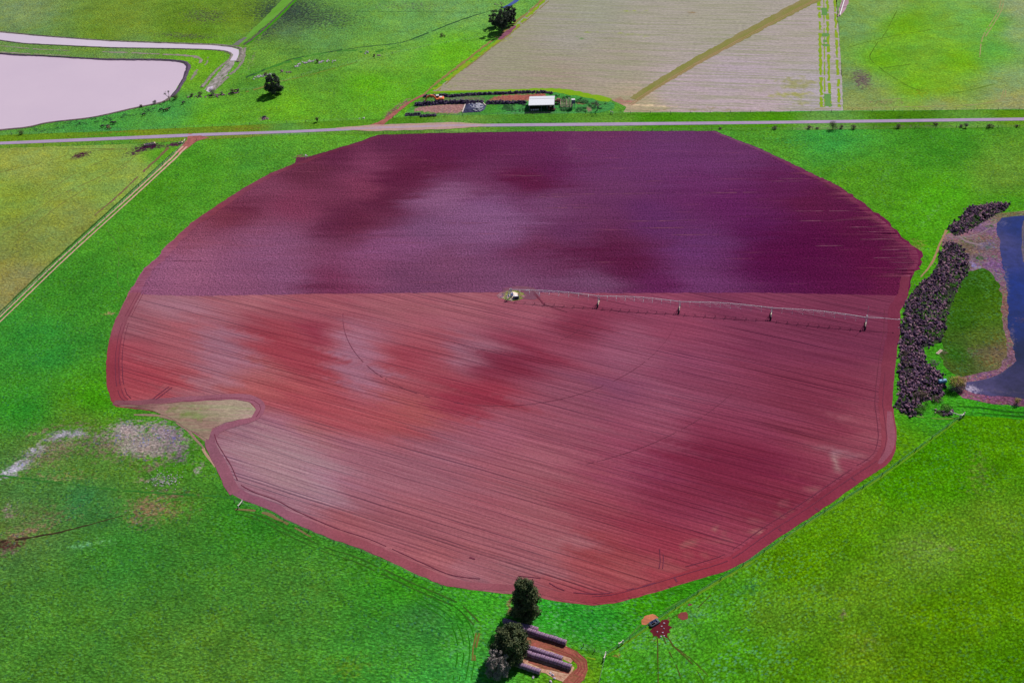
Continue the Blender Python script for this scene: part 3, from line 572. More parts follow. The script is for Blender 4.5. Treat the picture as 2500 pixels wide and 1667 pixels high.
L_edge = [(922, 330), (877, 346), (794, 371), (719, 399), (660, 423), (600, 456), (550, 488), (500, 522), (465, 546), (411, 597), (380, 633), (352, 656), (317, 715), (291, 763), (278, 791), (268, 824), (260, 875), (260, 929), (263, 950), (271, 977), (283, 990)]
headland([1.5, 2.5, 3.4, 4, 4.6], off_px(L_edge[:13], 2.0), up_ctrl, (1.3, 1.35, 1.1), jit=.3)
headland([4.6, 4.8, 4.6], off_px(L_edge[12:], 2.4), lo_ctrl, (.90, .92, .92))
R_edge = [(1745, 320), (1800, 342), (1860, 365), (1919, 393), (1979, 423), (2026, 444), (2065, 467), (2150, 532), (2179, 555), (2206, 586), (2235, 604), (2246, 626), (2244, 648), (2226, 675)]
headland([1.0, 1.6, 2.2, 2.6, 3.2, 3.6, 3.4], off_px(R_edge, -1.2), up_ctrl, (1.6, 2.2, 1.35), jit=.6)
R_edge2 = [(2226, 675), (2219, 720), (2208, 742), (2198, 760), (2197, 820), (2191, 847), (2184, 913), (2180, 961), (2179, 990), (2182, 1011), (2187, 1047), (2189, 1071), (2182, 1107), (2162, 1136), (2114, 1168), (2049, 1213), (1985, 1258), (1904, 1310), (1823, 1368), (1775, 1393), (1694, 1417), (1597, 1447), (1500, 1472), (1446, 1477), (1398, 1473), (1333, 1462), (1296, 1450)]
headland([3, 4, 4.2, 4.4, 4.4, 4.4, 4, 3, 2], off_px(R_edge2, -2.2), lo_ctrl, (.98, .98, .92), jit=.12)
headland([1.4, 2.6, 2.2, 1.2], off_px([(2182, 1005), (2185, 1047), (2187, 1075), (2178, 1107), (2156, 1136)], -1.3), lo_ctrl, (1.08, 1.7, 1.5), z=Z3 + .01, jit=.05)
B_edge = [(1265, 1446), (1165, 1441), (1091, 1431), (1026, 1405), (962, 1375), (881, 1339), (800, 1312), (700, 1268), (655, 1243), (595, 1221), (564, 1203)]
headland([2, 3.0, 3.0, 3.2, 2.5], off_px(B_edge, -1.6), lo_ctrl, (.95, .94, .94), jit=.15)
# headland round the stubble inlet
inl = [(278, 983), (330, 984), (400, 979), (480, 974), (560, 969), (615, 974), (636, 996), (620, 1020), (570, 1036), (530, 1052), (513, 1080), (526, 1110), (545, 1145), (560, 1180), (575, 1203)]
headland([2.5, 3.2, 3.2, 3.4, 3.2, 3.2, 3.6, 3.6], [G(*p) for p in inl], [(300, 985, (134, 82, 94)), (560, 970, (152, 94, 112)), (630, 1000, (156, 96, 116)), (520, 1070, (142, 92, 110)), (560, 1180, (148, 92, 110))], (1, 1, 1), z=Z4, jit=.08)
M_inlet = mat_stubble('inlet_stubble', R(-8))
sheet('stubble_inlet', [(284, 990), (330, 989), (387, 985), (430, 982), (506, 979), (565, 975), (608, 983), (624, 1000), (614, 1018), (551, 1031), (518, 1046), (509, 1074), (464, 1050), (417, 1020), (372, 1003)], Z4 + .02, M_inlet,
      [(560, 1000, (176, 148, 130)), (450, 1000, (150, 130, 104)), (600, 1000, (184, 150, 140)), (500, 1040, (150, 114, 104)), (400, 995, (160, 116, 110)), (330, 992, (118, 80, 76)), (290, 990, (128, 80, 84))], [(470, 1010, 60, 20, 10, (120, 130, 70), .5)], 2.0, (0, 0))
# wheel marks of the irrigator towers and of the tractor round the edges
PIV = Vector(G(1247, 727)); TW = [Vector(G(*p)) for p in ((1461.5, 743), (1659, 757), (1882.5, 772.5), (2113, 796))]; TIP = Vector(G(2191, 801))
def arc(rad, a0, a1, n=60): return [(PIV.x + rad * math.cos(R(a0 + (a1 - a0) * i / n)), PIV.y + rad * math.sin(R(a0 + (a1 - a0) * i / n))) for i in range(n + 1)]
for k, (a0, a1) in ((0, (-15, -60)), (1, (-15, -110)), (1, (-118, -178)), (2, (-40, -78)), (0, (-95, -130))):
    ribbon('wheel_track', None, 0.13 if k else 0.10, Z5, M_arc, 0.8, ground=arc((TW[k] - PIV).length, a0, a1), gaps=0.03)
for d, a, b in ((-5.4, 3, 21), (-3.0, 6, 24)):
    ribbon('wheel_track', None, 0.24, Z5, M_rut, 0.6, ground=off_px(R_edge2, d)[a:b], gaps=0.02)
for d in (5.6, 4.4, 3.2):
    ribbon('wheel_track', None, 0.22, Z5, M_rut, 0.4, ground=off_px(L_edge[12:], d), gaps=0.05)
ribbon('wheel_track', [(300, 985), (360, 990), (450, 980), (560, 972), (620, 978), (637, 998), (625, 1018)], 0.24, Z5, M_rut, 0.5, gaps=0.05)
ribbon('wheel_track', [(524, 1060), (530, 1080), (548, 1110), (566, 1140), (580, 1172)], 0.24, Z5, M_rut, 0.5, gaps=0.05)
ribbon('wheel_track', None, 0.24, Z5, M_rut, 0.5, ground=off_px(B_edge, -4.2)[1:], gaps=0.02)
ribbon('wheel_track', [(1265, 1406), (1320, 1412), (1360, 1434), (1400, 1446), (1470, 1449), (1530, 1440), (1600, 1422)], 0.24, Z5, M_rut, 0.5, gaps=0.1)
for xx in (1610, 1618): ribbon('wheel_track', [(xx, 1340), (xx + 2, 1370), (xx - 4, 1402)], 0.24, Z5, M_rut, 0.5, gaps=0.2)
for a, b in (((372, 975), (412, 944)), ((380, 976), (420, 946)), ((1146, 1360), (1160, 1365)), ((1900, 1290), (1908, 1296)), ((1990, 1240), (2000, 1247)), ((2077, 1165), (2088, 1173)), ((1300, 708), (1330, 746)), ((1645, 1408), (1653, 1420))):
    ribbon('wheel_track', [a, b], 0.5, Z5, M_rut, 0.4)
for a, b in (((1329, 744), (1385, 762)), ((1303, 718), (1329, 744))): ribbon('wheel_track', [a, b], 0.24, Z5, M_rut, 0.5)
# ragged ends of the plough rows all along the right rim
def rim_furrows(edge, i0, n, l0, l1, side):
    g = off_px(edge, 0)[i0:]; path = smooth_path(g, 1.1); r_ = random.Random(5); mb = MB()
    for p in path:
        if r_.random() < .25: continue
        L = r_.uniform(l0, l1); ux, uy = math.cos(A_UP), math.sin(A_UP); s = side
        a = Vector((p.x, p.y)) - Vector((ux, uy)) * s * .6; b = a - Vector((ux, uy)) * s * L; w = r_.uniform(.12, .30); nx_, ny_ = -uy * w, ux * w
        z = Z5 + .004 * r_.randint(0, 3)
        mb.add([(a.x + nx_, a.y + ny_, z), (a.x - nx_, a.y - ny_, z), (b.x, b.y, z)], [(0, 2, 1) if s > 0 else (0, 1, 2)])
    o = mb.build('dusty_furrow', M_pinkr); o['kind'] = 'structure'
M_pinkr = mat_bare('pale_furrow_end', (158, 84, 110), (132, 60, 88), 0.5, 0.15)
rim_furrows(R_edge, 4, 0, 3, 11, 1); rim_furrows(R_edge, 7, 0, 5, 16, 1); rim_furrows(L_edge[:13], 4, 0, 3, 7, -1)
# thin dusty furrows in the ploughed half
for a, b, y0, y1 in ((1260, 1620, 476, 472), (1310, 1400, 482, 481), (1720, 1850, 471, 470), (1330, 1440, 508, 507), (1455, 1490, 508, 508), (1530, 1700, 541, 538), (1575, 1620, 443, 442), (1880, 1960, 443, 443), (1900, 1960, 437, 436), (1850, 1880, 487, 487), (1930, 2090, 516, 515), (2040, 2125, 537, 535), (2060, 2150, 556, 553), (1990, 2060, 601, 600), (2090, 2180, 566, 566), (2100, 2190, 585, 583), (2150, 2230, 611, 609), (2120, 2215, 630, 629), (2170, 2240, 641, 642), (2185, 2240, 657, 655), (2190, 2235, 672, 674), (410, 500, 637, 636), (700, 760, 399, 400), (860, 880, 420, 420), (1950, 2010, 540, 539), (1640, 1760, 574, 573), (1560, 1680, 557, 556), (1250, 1330, 430, 429), (1080, 1200, 545, 545)):
    ribbon('dusty_furrow', [(a, y0), ((a + b) / 2, (y0 + y1) / 2 + .4), (b, y1)], [0.08, 0.32, 0.28, 0.08], Z5, M_pink, 0.9, gaps=0.05)

# ---- road, drives and farm tracks
M_road = mat_bare('road_seal', (188, 164, 204), (172, 150, 190), 0.12, 0.06, bump=0.1)
M_dirt = mat_bare('red_dirt_track', (184, 112, 108), (150, 92, 84), 0.35, 0.22)
M_sand = mat_bare('pale_sandy_rut', (226, 184, 166), (206, 162, 144), 0.4, 0.12)
M_darkg = mat_bare('dark_wet_grass', (44, 90, 40), (70, 110, 40), 0.4, 0.3)
RT = [(-350, 362), (0, 347), (208, 338), (417, 329), (491, 326), (700, 319.5), (898, 310), (1106, 304), (1300, 302), (1498, 300), (1900, 296), (2500, 288), (2900, 283)]
RB = [(-350, 370), (0, 353.6), (208, 345.5), (417, 336.6), (491, 333), (700, 325.6), (898, 317), (1106, 310.5), (1300, 309), (1498, 307.5), (1900, 302.8), (2500, 295), (2900, 290)]
mb = MB(); tp = [Vector(p) for p in [G(*q) for q in RT]]; bp = [Vector(p) for p in [G(*q) for q in RB]]
tps, bps = [], []
for i in range(len(tp) - 1):
    for j in range(12): tps.append(tp[i].lerp(tp[i + 1], j / 12)); bps.append(bp[i].lerp(bp[i + 1], j / 12))
vs = []
for a, b in zip(tps, bps):
    cc = (a + b) / 2
    vs += [(a.x, a.y, Z4), (*(a.lerp(b, .33)), Z4 + .03), (*(a.lerp(b, .67)), Z4 + .03), (b.x, b.y, Z4)]
fs = []
for i in range(len(tps) - 1):
    for k in range(3): fs.append((i * 4 + k, i * 4 + k + 1, i * 4 + k + 5, i * 4 + k + 4))
mb.add(vs, fs); rd = mb.build('road', M_road); rd['kind'] = 'structure'
rd.data.flip_normals() if rd.data.polygons[0].normal.z < 0 else None
M_wl = mat_bare('road_wheel_line', (190, 172, 204), (182, 164, 198), 0.12, 0.05)
for f_ in (0.30, 0.70):
    ribbon('road_wear', None, 0.55, Z4 + .045, M_wl, 0.3, ground=[tuple(a.lerp(b, f_)) for a, b in zip(tps[::6], bps[::6])], step=6)
M_shoulder = mat_bare('gravel_shoulder', (196, 164, 150), (180, 150, 150), 0.3, 0.15)
ribbon('road_shoulder', [(820, 314), (900, 313.5), (1000, 310.5), (1100, 307.5), (1200, 306)], [1, 6.5, 7.2, 7, 1], Z4 + .038, M_shoulder, 0.08)
# drive at the left, two sandy ruts beside the fence
D0 = [(480, 336), (466, 343), (452, 358), (437, 372), (420, 390), (300, 500), (150, 636), (0, 780), (-150, 918)]
ribbon('farm_track', [(486, 331), (474, 339), (462, 349), (448, 362), (436, 373)], [12, 5.5, 4.8, 3.8, 3.2], Z4 + .01, M_dirt, 0.12)
for off in (-1.0, 1.0):
    ribbon('farm_track', None, [1.1, 0.65, 0.6, 0.6], Z4 + .02, M_sand, 0.25, ground=off_px(D0[2:], off))
ribbon('grass_strip', None, [1.0, 1.0], Z3, M_darkg, 0.35, ground=off_px(D0[3:], -3.0))
ribbon('farm_track', None, [1.6, 1.0, 0.5], Z2 + .01, mat_bare('bare_cattle_pad', (136, 84, 96), (120, 112, 62), 0.3, 0.2), 0.5, ground=off_px([(440, 362), (425, 378), (400, 402), (360, 440), (310, 488), (260, 530)], -6.2), gaps=0.1)
# drive into the yard and up the paddock edge
M_dirt2 = mat_bare('worn_dirt_line', (158, 128, 92), (138, 134, 62), 0.3, 0.25)
ribbon('farm_track', [(905, 313), (925, 305), (950, 288), (975, 268), (1000, 250), (1020, 240), (1036, 231)], [6, 4.5, 3.0, 2.2, 2, 1.6, 2.2], Z4 + .01, M_dirt, 0.3)
ribbon('farm_track', [(1036, 231), (1056, 212), (1090, 184), (1136, 150), (1190, 108), (1228, 80), (1260, 54), (1300, 22), (1332, -8)], [1.4, 1.8, 1.6, 1.8, 1.6], Z4, M_dirt2, 0.5, gaps=0.06)
ribbon('farm_track', None, [0.7, 0.7], Z4, M_dirt2, 0.4, ground=off_px([(1040, 231), (1090, 187), (1136, 153), (1190, 111), (1228, 83), (1260, 57), (1332, -5)], -4), gaps=0.2)
M_yel = mat_bare('flowering_weed_strip', (158, 172, 48), (120, 168, 30), 0.4, 0.25)
ribbon('weed_strip', [(1060, 220), (1100, 189), (1140, 157), (1240, 84), (1306, 24), (1334, -4)], 2.2, Z2, M_yel, 0.6, gaps=0.15)
sheet('bare_strip', [(1216, 96), (1226, 82), (1258, 62), (1260, 66), (1246, 82), (1224, 98), (1216, 98)], Z4, M_low, [(1240, 80, (140, 80, 104))], [], 2.0, (0, 0))
# ribbon of grass crossing the stubble, with ruts
M_oli = mat_bare('olive_grass_strip', (150, 138, 92), (134, 138, 66), 0.22, 0.2, ang=R(50), stretch=3)
ribbon('grass_strip', [(1548, 243), (1600, 209), (1720, 139), (1900, 42), (1982, 0), (2060, -42)], [5.5, 6.5, 7, 8, 9, 9], Z2, M_oli, 0.14)
M_rut2 = mat_bare('pinkish_rut', (176, 142, 116), (160, 132, 92), 0.3, 0.1)
for off in (-1.4, -2.7):
    ribbon('farm_track', None, [0.7, 0.55], Z3, M_rut2, 0.3, ground=off_px([(1530, 254), (1600, 209), (1720, 139), (1900, 42), (1982, 0), (2060, -42)], off))
for x0, x1, w in ((1999, 2006, 1.5), (2019, 2026, 1.3), (2037, 2049, 1.3), (2011, 2014, .6)):
    ribbon('weed_strip', [(x0, -20), ((x0 + x1) / 2, 120), (x1, 262)], w, Z2, M_yel, 0.6, gaps=0.12)
M_lush = mat_bare('lush_green_patch', (100, 150, 84), (110, 158, 80), 0.3, 0.2)
for y0, y1, x in ((20, 38, 2012), (82, 90, 2015), (98, 104, 2016), (108, 114, 2014), (230, 260, 2020)): ribbon('grass_strip', [(x, y0), (x + 1, y1)], 3.0, Z2 + .01, M_lush, 0.4)
ribbon('grass_strip', [(1050, 225.5), (1200, 222), (1330, 220.5), (1370, 223), (1430, 233), (1490, 246)], [1.5, 2.0, 2.2, 4, 5, 4.5], Z2, mat_bare('bright_yard_grass', (122, 178, 16), (140, 176, 40), 0.3, 0.15), 0.3)
for pts in ([(1800, 118), (1900, 118)], ): pass
M_line = mat_bare('mower_line', (84, 124, 34), (96, 136, 30), 0.5, 0.1)
for pts in ([(2068, 117), (2145, 96), (2240, 78), (2350, 61)], [(2190, 26), (2165, 75), (2150, 97)], [(2145, 100), (2132, 122), (2124, 143), (2150, 168), (2180, 189), (2220, 212), (2252, 223)], [(2150, 168), (2190, 162), (2240, 156)], [(2320, 230), (2380, 218), (2430, 205)]):
    ribbon('stock_path', pts, 0.5, Z2, M_line, 0.5, gaps=0.15)
for pts in ([(2445, -5), (2436, 30), (2400, 90), (2392, 140)], [(2452, -5), (2442, 32), (2405, 92)], [(1990, 266), (2200, 262), (2360, 257), (2430, 248), (2446, 236), (2450, 220)], [(2360, 259), (2440, 248), (2500, 240)], [(2455, 220), (2454, 236), (2440, 246)], [(2150, 246), (2200, 241)]):
    ribbon('vehicle_track', pts, 0.5, Z2, mat_bare('pale_tyre_line', (160, 168, 104), (170, 150, 110), 0.5, 0.1), 0.4, gaps=0.1)
for pts in ([(0, 421), (100, 398), (200, 372), (330, 362)], [(0, 580), (60, 540), (130, 486), (210, 448), (300, 404), (340, 372)], [(40, 590), (140, 505), (230, 450), (310, 405)], [(0, 364.5), (200, 364), (310, 364)], [(100, 480), (190, 420), (290, 380)]):
    ribbon('stock_path', pts, 0.45, Z2, mat_bare('faint_stock_path', (126, 118, 70), (128, 142, 60), 0.5, 0.1), 0.6, gaps=0.2)
for pts in ([(262, 560), (290, 610), (288, 690), (320, 715)], [(1850, 1370), (1600, 1500), (1530, 1560)], [(560, 130), (640, 120), (800, 121), (1000, 121)], [(2200, 1130), (2060, 1220), (1850, 1352)]):
    ribbon('vehicle_track', pts, 0.35, Z1, mat_bare('faint_green_line', (78, 130, 60), (90, 140, 50), 0.5, 0.1), 0.5, gaps=0.3)
# creek line and paddock seams
M_creek = mat_bare('dark_creek_line', (40, 84, 52), (62, 100, 60), 0.3, 0.3)
ribbon('creek', [(600, 190), (660, 165), (720, 143), (800, 128), (880, 116), (980, 104), (1060, 75), (1130, 48), (1200, 26)], [1.5, 1.2, 0.9, 1.0, 1.3, 1.0], Z1, M_creek, 0.7, gaps=0.06)
ribbon('creek', [(620, 180), (700, 152), (780, 132), (860, 124), (900, 130), (980, 112)], [1.2, 2.4, 1.4, 2.2, 0.6], Z1, mat_bare('green_creek_bank', (58, 128, 46), (84, 150, 54), 0.3, 0.3), 0.8, gaps=0.2)
ribbon('seam', [(800, 27.5), (900, 28.5), (1000, 29), (1180, 31)], 0.4, Z1, M_creek, 0.6, gaps=0.15)
ribbon('seam', [(600, 120), (700, 121), (900, 121), (1100, 121)], 0.3, Z1, mat_bare('faint_fence_line', (70, 130, 50), (80, 140, 56), 0.3, 0.1), 0.6, gaps=0.25)
ribbon('creek', [(0, 1322), (60, 1314), (130, 1302), (200, 1285), (270, 1266), (300, 1258)], [1.0, .6, .4], Z1, mat_bare('black_drain', (52, 34, 34), (70, 60, 40), 0.4, 0.2), 0.5, gaps=0.03)
ribbon('seam', [(0, 1160), (140, 1178), (300, 1197), (440, 1206), (560, 1214), (590, 1224)], [.8, .5, .5, .6, .9], Z1, mat_bare('green_ditch_line', (44, 108, 36), (62, 130, 50), 0.3, 0.3), 0.7, gaps=0.1)
for pts in ([(327, 1012), (400, 1016), (440, 1036), (470, 1062), (498, 1095)], [(410, 1020), (460, 1040), (500, 1072), (515, 1090)]):
    ribbon('farm_track', pts, [0.5, 1.1, 1.4, 1.0, .4], Z1, mat_bare('trodden_mud', (156, 120, 118), (150, 132, 110), 0.4, 0.25), 0.5, gaps=0.08)
ribbon('farm_track', [(495, 1094), (508, 1115), (525, 1140)], [1.0, .5], Z1, mat_bare('trodden_sand', (190, 150, 140), (180, 150, 120), 0.4, 0.2), 0.5)
for d, w in ((1.6, .5), (3.2, .4)):
    ribbon('vehicle_track', None, w, Z1, mat_bare('dark_grass_rut', (36, 96, 24), (70, 110, 40), 0.3, 0.2), 0.5, ground=off_px([(590, 1236), (655, 1254), (700, 1279), (800, 1325), (881, 1352), (962, 1388), (1026, 1418), (1091, 1445), (1140, 1470), (1180, 1510)], -d), gaps=0.15)
ribbon('weed_strip', [(575, 1243), (640, 1250), (690, 1272), (760, 1310)], [.6, 1.0, .4], Z1, mat_bare('muddy_rut', (120, 112, 60), (140, 120, 90), 0.3, 0.2), 0.5, gaps=0.15)
for d in (0, 1.4, 3.0, 4.6):
    ribbon('vehicle_track', None, 0.35, Z1, mat_bare('lush_rut', (34, 118, 18), (50, 130, 20), 0.3, 0.2), 0.5, ground=off_px([(1040, 1440), (1110, 1480), (1150, 1530), (1160, 1590), (1150, 1660)], -d), gaps=0.2)
for x in (1153, 1160): ribbon('vehicle_track', [(x + 10, 1545), (x + 2, 1580), (x, 1612)], .5, Z2, mat_bare('brown_yard_rut', (132, 100, 60), (110, 120, 50), 0.3, 0.2), 0.5, gaps=0.2)
# bank with its ditch between the two northern paddocks
ribbon('drain_bank', [(588, 108), (620, 78), (660, 42), (700, 2), (730, -28)], [2.2, 5.0, 6.5, 7.5, 8], Z1 + .01, mat_bare('light_green_bank', (112, 172, 66), (100, 160, 50), 0.25, 0.2, ang=R(60), stretch=4), 0.1)
ribbon('drain', None, [2.0, 1.3, 1.2, 1.0], Z2 + .01, mat_bare('drain_bed', (78, 84, 74), (104, 110, 84), 0.3, 0.2), 0.3, ground=off_px([(582, 108), (600, 96), (640, 62), (700, 4), (730, -26)], -3.6))
ribbon('drain_bank', None, [2.2, 2.0], Z1 + .015, mat_bare('dark_green_bank', (62, 140, 14), (70, 150, 20), 0.25, 0.15), 0.2, ground=off_px([(582, 108), (620, 78), (660, 42), (730, -28)], -5.2))
ribbon('drain', [(575, 111), (590, 99), (600, 92)], [4.0, 2.0], Z2 + .015, mat_bare('drain_mouth', (128, 126, 132), (112, 116, 100), 0.4, 0.2), 0.2)
# ---- left pond, canal, dry bed
def mat_water(name, rgb, rough=0.12, rgb2=None, sc=0.02, bump=0.03):
    n = NT(name, rough, 0.5)
    c = n.mix(n.rng(n.noise(sc, 4, 0.6), 0.38, 0.62), C(*rgb), C(*(rgb2 or rgb)))
    n.bump(n.noise(1.6, 3, 0.6), bump, 0.1); return n.done(c)
M_milk = mat_water('milky_pond_water', (222, 200, 222), 0.35, (226, 204, 225))
M_milk2 = mat_water('milky_canal_water', (230, 215, 234), 0.35, (225, 208, 230))
POND = [(-400, 96), (0, 134), (98, 139), (179, 144), (268, 148), (387, 149), (435, 152.5), (453, 158), (455, 167), (447, 191), (429, 220), (417, 235), (396, 249), (322, 265), (253, 281), (208, 289), (119, 299), (68, 310), (0, 317), (-400, 352)]
CANAL = [(-300, 55), (0, 80.5), (104, 90), (268, 102), (417, 107.5), (521, 111.5), (566, 116.5), (582, 122), (583, 134), (576, 149), (561, 149), (569, 135), (563, 128), (536, 122.5), (447, 119), (268, 116), (149, 110.5), (60, 106), (0, 98), (-300, 72)]
def flat(name, poly, z, mat, wob=0.0, step=3.0):
    pts = densify([G(*p) for p in poly], step, wob, seed=3)
    co = [Vector(p) for p in pts]; n = len(co)
    vs, es, fs, *_ = delaunay_2d_cdt(co, [(i, (i + 1) % n) for i in range(n)], [], 1, 1e-4)
    me = bpy.data.meshes.new(name); me.from_pydata([(v.x, v.y, z) for v in vs], [], [list(f) for f in fs]); me.update()
    if me.polygons[0].normal.z < 0: me.flip_normals()
    o = link(name, me, mat); o['kind'] = 'structure'; return o
M_mud = mat_bare('grey_mud_bank', (112, 94, 120), (84, 72, 92), 0.8, 0.3, bump=0.8)
M_stony = mat_bare('stony_shore', (150, 128, 130), (110, 104, 96), 0.9, 0.35, bump=0.8)
M_crumb = mat_bare('crumbly_bank', (120, 116, 104), (168, 158, 156), 0.7, 0.35, bump=0.8)
M_pathd = mat_bare('dry_clay_path', (172, 152, 158), (120, 132, 92), 0.35, 0.3)
flat('pond', POND, Z4, M_milk, 0.25)
flat('canal', CANAL, Z4, M_milk2, 0.2)
def bank(name, pts, w, mat, h=0.5, z=Z5, **k): return ribbon(name, pts, w, z, mat, 0.25, crown=h, **k)
bank('pond_bank', [(-300, 108), (0, 132), (98, 137.5), (179, 142), (268, 146), (387, 147), (437, 150.5), (457, 157), (459, 168), (450, 193), (433, 222), (419, 237)], [2.6, 2.6, 2.4, 1.5, 2.6, 2.6, 2.0], M_mud)
bank('pond_bank', [(-300, 345), (0, 318), (68, 311), (119, 300), (208, 290), (253, 282), (322, 266), (396, 250), (418, 236)], [1.0, 1.6, 1.0, 1.6], M_stony, 0.35, gaps=0.0)
bank('canal_bank', [(-300, 53), (0, 78.5), (104, 88.3), (268, 100.3), (417, 105.8), (521, 109.7), (570, 114.5), (588, 121), (589, 136), (580, 152)], [1.5, 1.6, 1.3, 1.6, 2.4], M_crumb, 0.4)
bank('canal_bank', [(0, 99), (60, 107), (149, 111.5), (268, 117), (447, 120), (534, 123.5), (560, 129), (565, 136), (558, 148), (535, 166), (512, 190), (492, 214)], [1.0, .8, .8, 1.4, 2.0], M_crumb, 0.3)
ribbon('dry_bed', [(568, 146), (560, 160), (545, 178), (528, 198), (512, 220)], [3.4, 5.5, 6, 6.5, 6.0], Z2, mat_bare('cracked_clay_bed', (196, 180, 190), (96, 112, 78), 0.55, 0.25, ang=R(70), stretch=2.2), 0.2)
ribbon('dry_bed', [(598, 117), (593, 149), (575, 172), (557, 187), (536, 208), (522, 220)], [1.5, 1.6, 1.8, 1.4], Z3, M_crumb, 0.4, gaps=0.05)
flat('shallow_pool', [(503, 223), (508, 214), (520, 210), (519, 220), (510, 226)], Z4, M_milk2, 0.3, 1.0)
for pts, w in (([(250, 127), (330, 130), (420, 134), (470, 138), (490, 146), (486, 158)], [1.0, 1.6, 1.4, 2.4, 1.6]), ([(482, 170), (474, 185), (462, 200)], [1.0, 2.2, .8]), ([(0, 112), (80, 120), (170, 124)], [.5, 1.2, .6]), ([(0, 128), (90, 133), (170, 137)], [1.0, 1.4, .6]), ([(508, 140), (506, 152), (500, 160)], [.8, 1.0])):
    ribbon('bare_path', pts, w, Z2, M_pathd, 0.5, gaps=0.1)
ribbon('brown_seam', [(600, 225), (640, 214), (665, 203), (720, 192), (800, 172), (880, 150)], [1.4, 1.2, .5, .5, .4], Z1, mat_bare('worn_brown_seam', (140, 128, 56), (120, 140, 60), 0.4, 0.25), 0.5, gaps=0.06)
# ---- yard surfaces
sheet('yard_ground', [(1002, 262), (1036, 236), (1200, 228), (1340, 222), (1440, 236), (1500, 252), (1500, 266), (1460, 277), (1300, 278), (1060, 283), (985, 284)], Z2 - .008, M_grassf,
      [(1060, 245, (76, 130, 40)), (1120, 243, (104, 126, 76)), (1200, 262, (66, 150, 40)), (1400, 240, (64, 150, 52)), (1430, 260, (56, 140, 50)), (1300, 270, (60, 140, 60)), (1270, 262, (72, 155, 60)), (1450, 250, (72, 150, 60)), (1010, 275, (80, 160, 50)), (1180, 278, (64, 140, 36))],
      [('poly', [(1014, 264), (1030, 261), (1069, 257), (1100, 255), (1134, 254), (1134, 262), (1128, 272), (1118, 277), (1063, 276), (1012, 271)], 1.5, (192, 142, 136), 1.0), ('poly', [(1205, 238), (1230, 233), (1330, 228), (1336, 238), (1290, 246), (1190, 247)], 1.5, (188, 110, 96), .95),
       (1160, 243, 40, 6, 0, (140, 118, 104), .55), (1090, 265, 20, 4, 0, (206, 172, 150), .5), (1418, 252, 16, 4, 0, (150, 116, 84), .7), (1438, 268, 5, 8, -30, (164, 128, 116), .85), (1450, 254, 12, 3, 0, (140, 116, 90), .6), (1290, 276, 100, 1.5, 0, (110, 120, 100), .5), (990, 278, 12, 4, 0, (160, 130, 100), .5)], 1.4, (0.3, 0.8))
# ---- right pond
M_blue = mat_water('dark_blue_pond_water', (6, 28, 92), 0.08, (26, 34, 84), 0.05, 0.06)
M_mudp = mat_bare('mauve_mud_flat', (138, 114, 148), (98, 100, 82), 0.30, 0.3)
RP = [(2432, 545), (2445, 532), (2475, 527), (2520, 528), (2700, 520), (2700, 985), (2500, 975), (2440, 968), (2380, 962), (2352, 950), (2362, 935), (2400, 925), (2430, 915), (2460, 900), (2478, 880), (2475, 850), (2468, 820), (2458, 780), (2462, 740), (2455, 700), (2448, 640), (2440, 590)]
MF = [(2300, 575), (2350, 560), (2390, 545), (2430, 520), (2480, 518), (2500, 515), (2700, 505), (2700, 1005), (2500, 992), (2420, 985), (2350, 972), (2330, 950), (2345, 900), (2400, 890), (2425, 880), (2440, 870), (2430, 820), (2424, 760), (2414, 710), (2395, 680), (2350, 690), (2330, 680), (2300, 600)]
sheet('pond_margin', MF, Z1, M_grass, [(2350, 600, (92, 104, 56)), (2400, 590, (104, 104, 78)), (2430, 560, (116, 104, 122)), (2440, 640, (98, 86, 108)), (2450, 750, (104, 96, 80)), (2470, 880, (104, 94, 92)), (2400, 920, (110, 94, 96)), (2480, 985, (96, 74, 80)), (2400, 975, (110, 84, 92)), (2450, 525, (90, 110, 60)), (2350, 575, (128, 110, 120))],
      [(2380, 650, 20, 8, 30, (170, 150, 190), .7), (2410, 600, 30, 14, 0, (150, 132, 164), .6), (2390, 630, 12, 6, 0, (30, 110, 20), .7), (2412, 605, 8, 6, 0, (26, 110, 14), .8), (2415, 553, 10, 5, 0, (34, 120, 24), .7), (2360, 590, 30, 10, 20, (104, 116, 60), .6), (2430, 665, 14, 16, 0, (160, 130, 146), .55), (2440, 720, 6, 40, 0, (158, 134, 124), .55), (2448, 810, 5, 50, 0, (156, 130, 124), .55), (2420, 700, 14, 40, 0, (60, 100, 30), .5), (2455, 860, 8, 30, 0, (84, 100, 50), .5), (2370, 945, 20, 8, 20, (190, 172, 190), .65), (2430, 895, 40, 5, -25, (164, 126, 146), .6), (2420, 925, 20, 3, -20, (70, 120, 20), .6)], 1.6, (0.3, 0.8))
M_bluev = NT('blue_pond_water', 0.08, 0.5); M_bluev.bump(M_bluev.noise(1.4, 3, .6), .08, .1)
M_bluev = M_bluev.done(M_bluev.scale(ragged(M_bluev, scale=.9)[0], M_bluev.rng(M_bluev.noise(.3, 5, .75), .35, .65, .7, 1.3)))
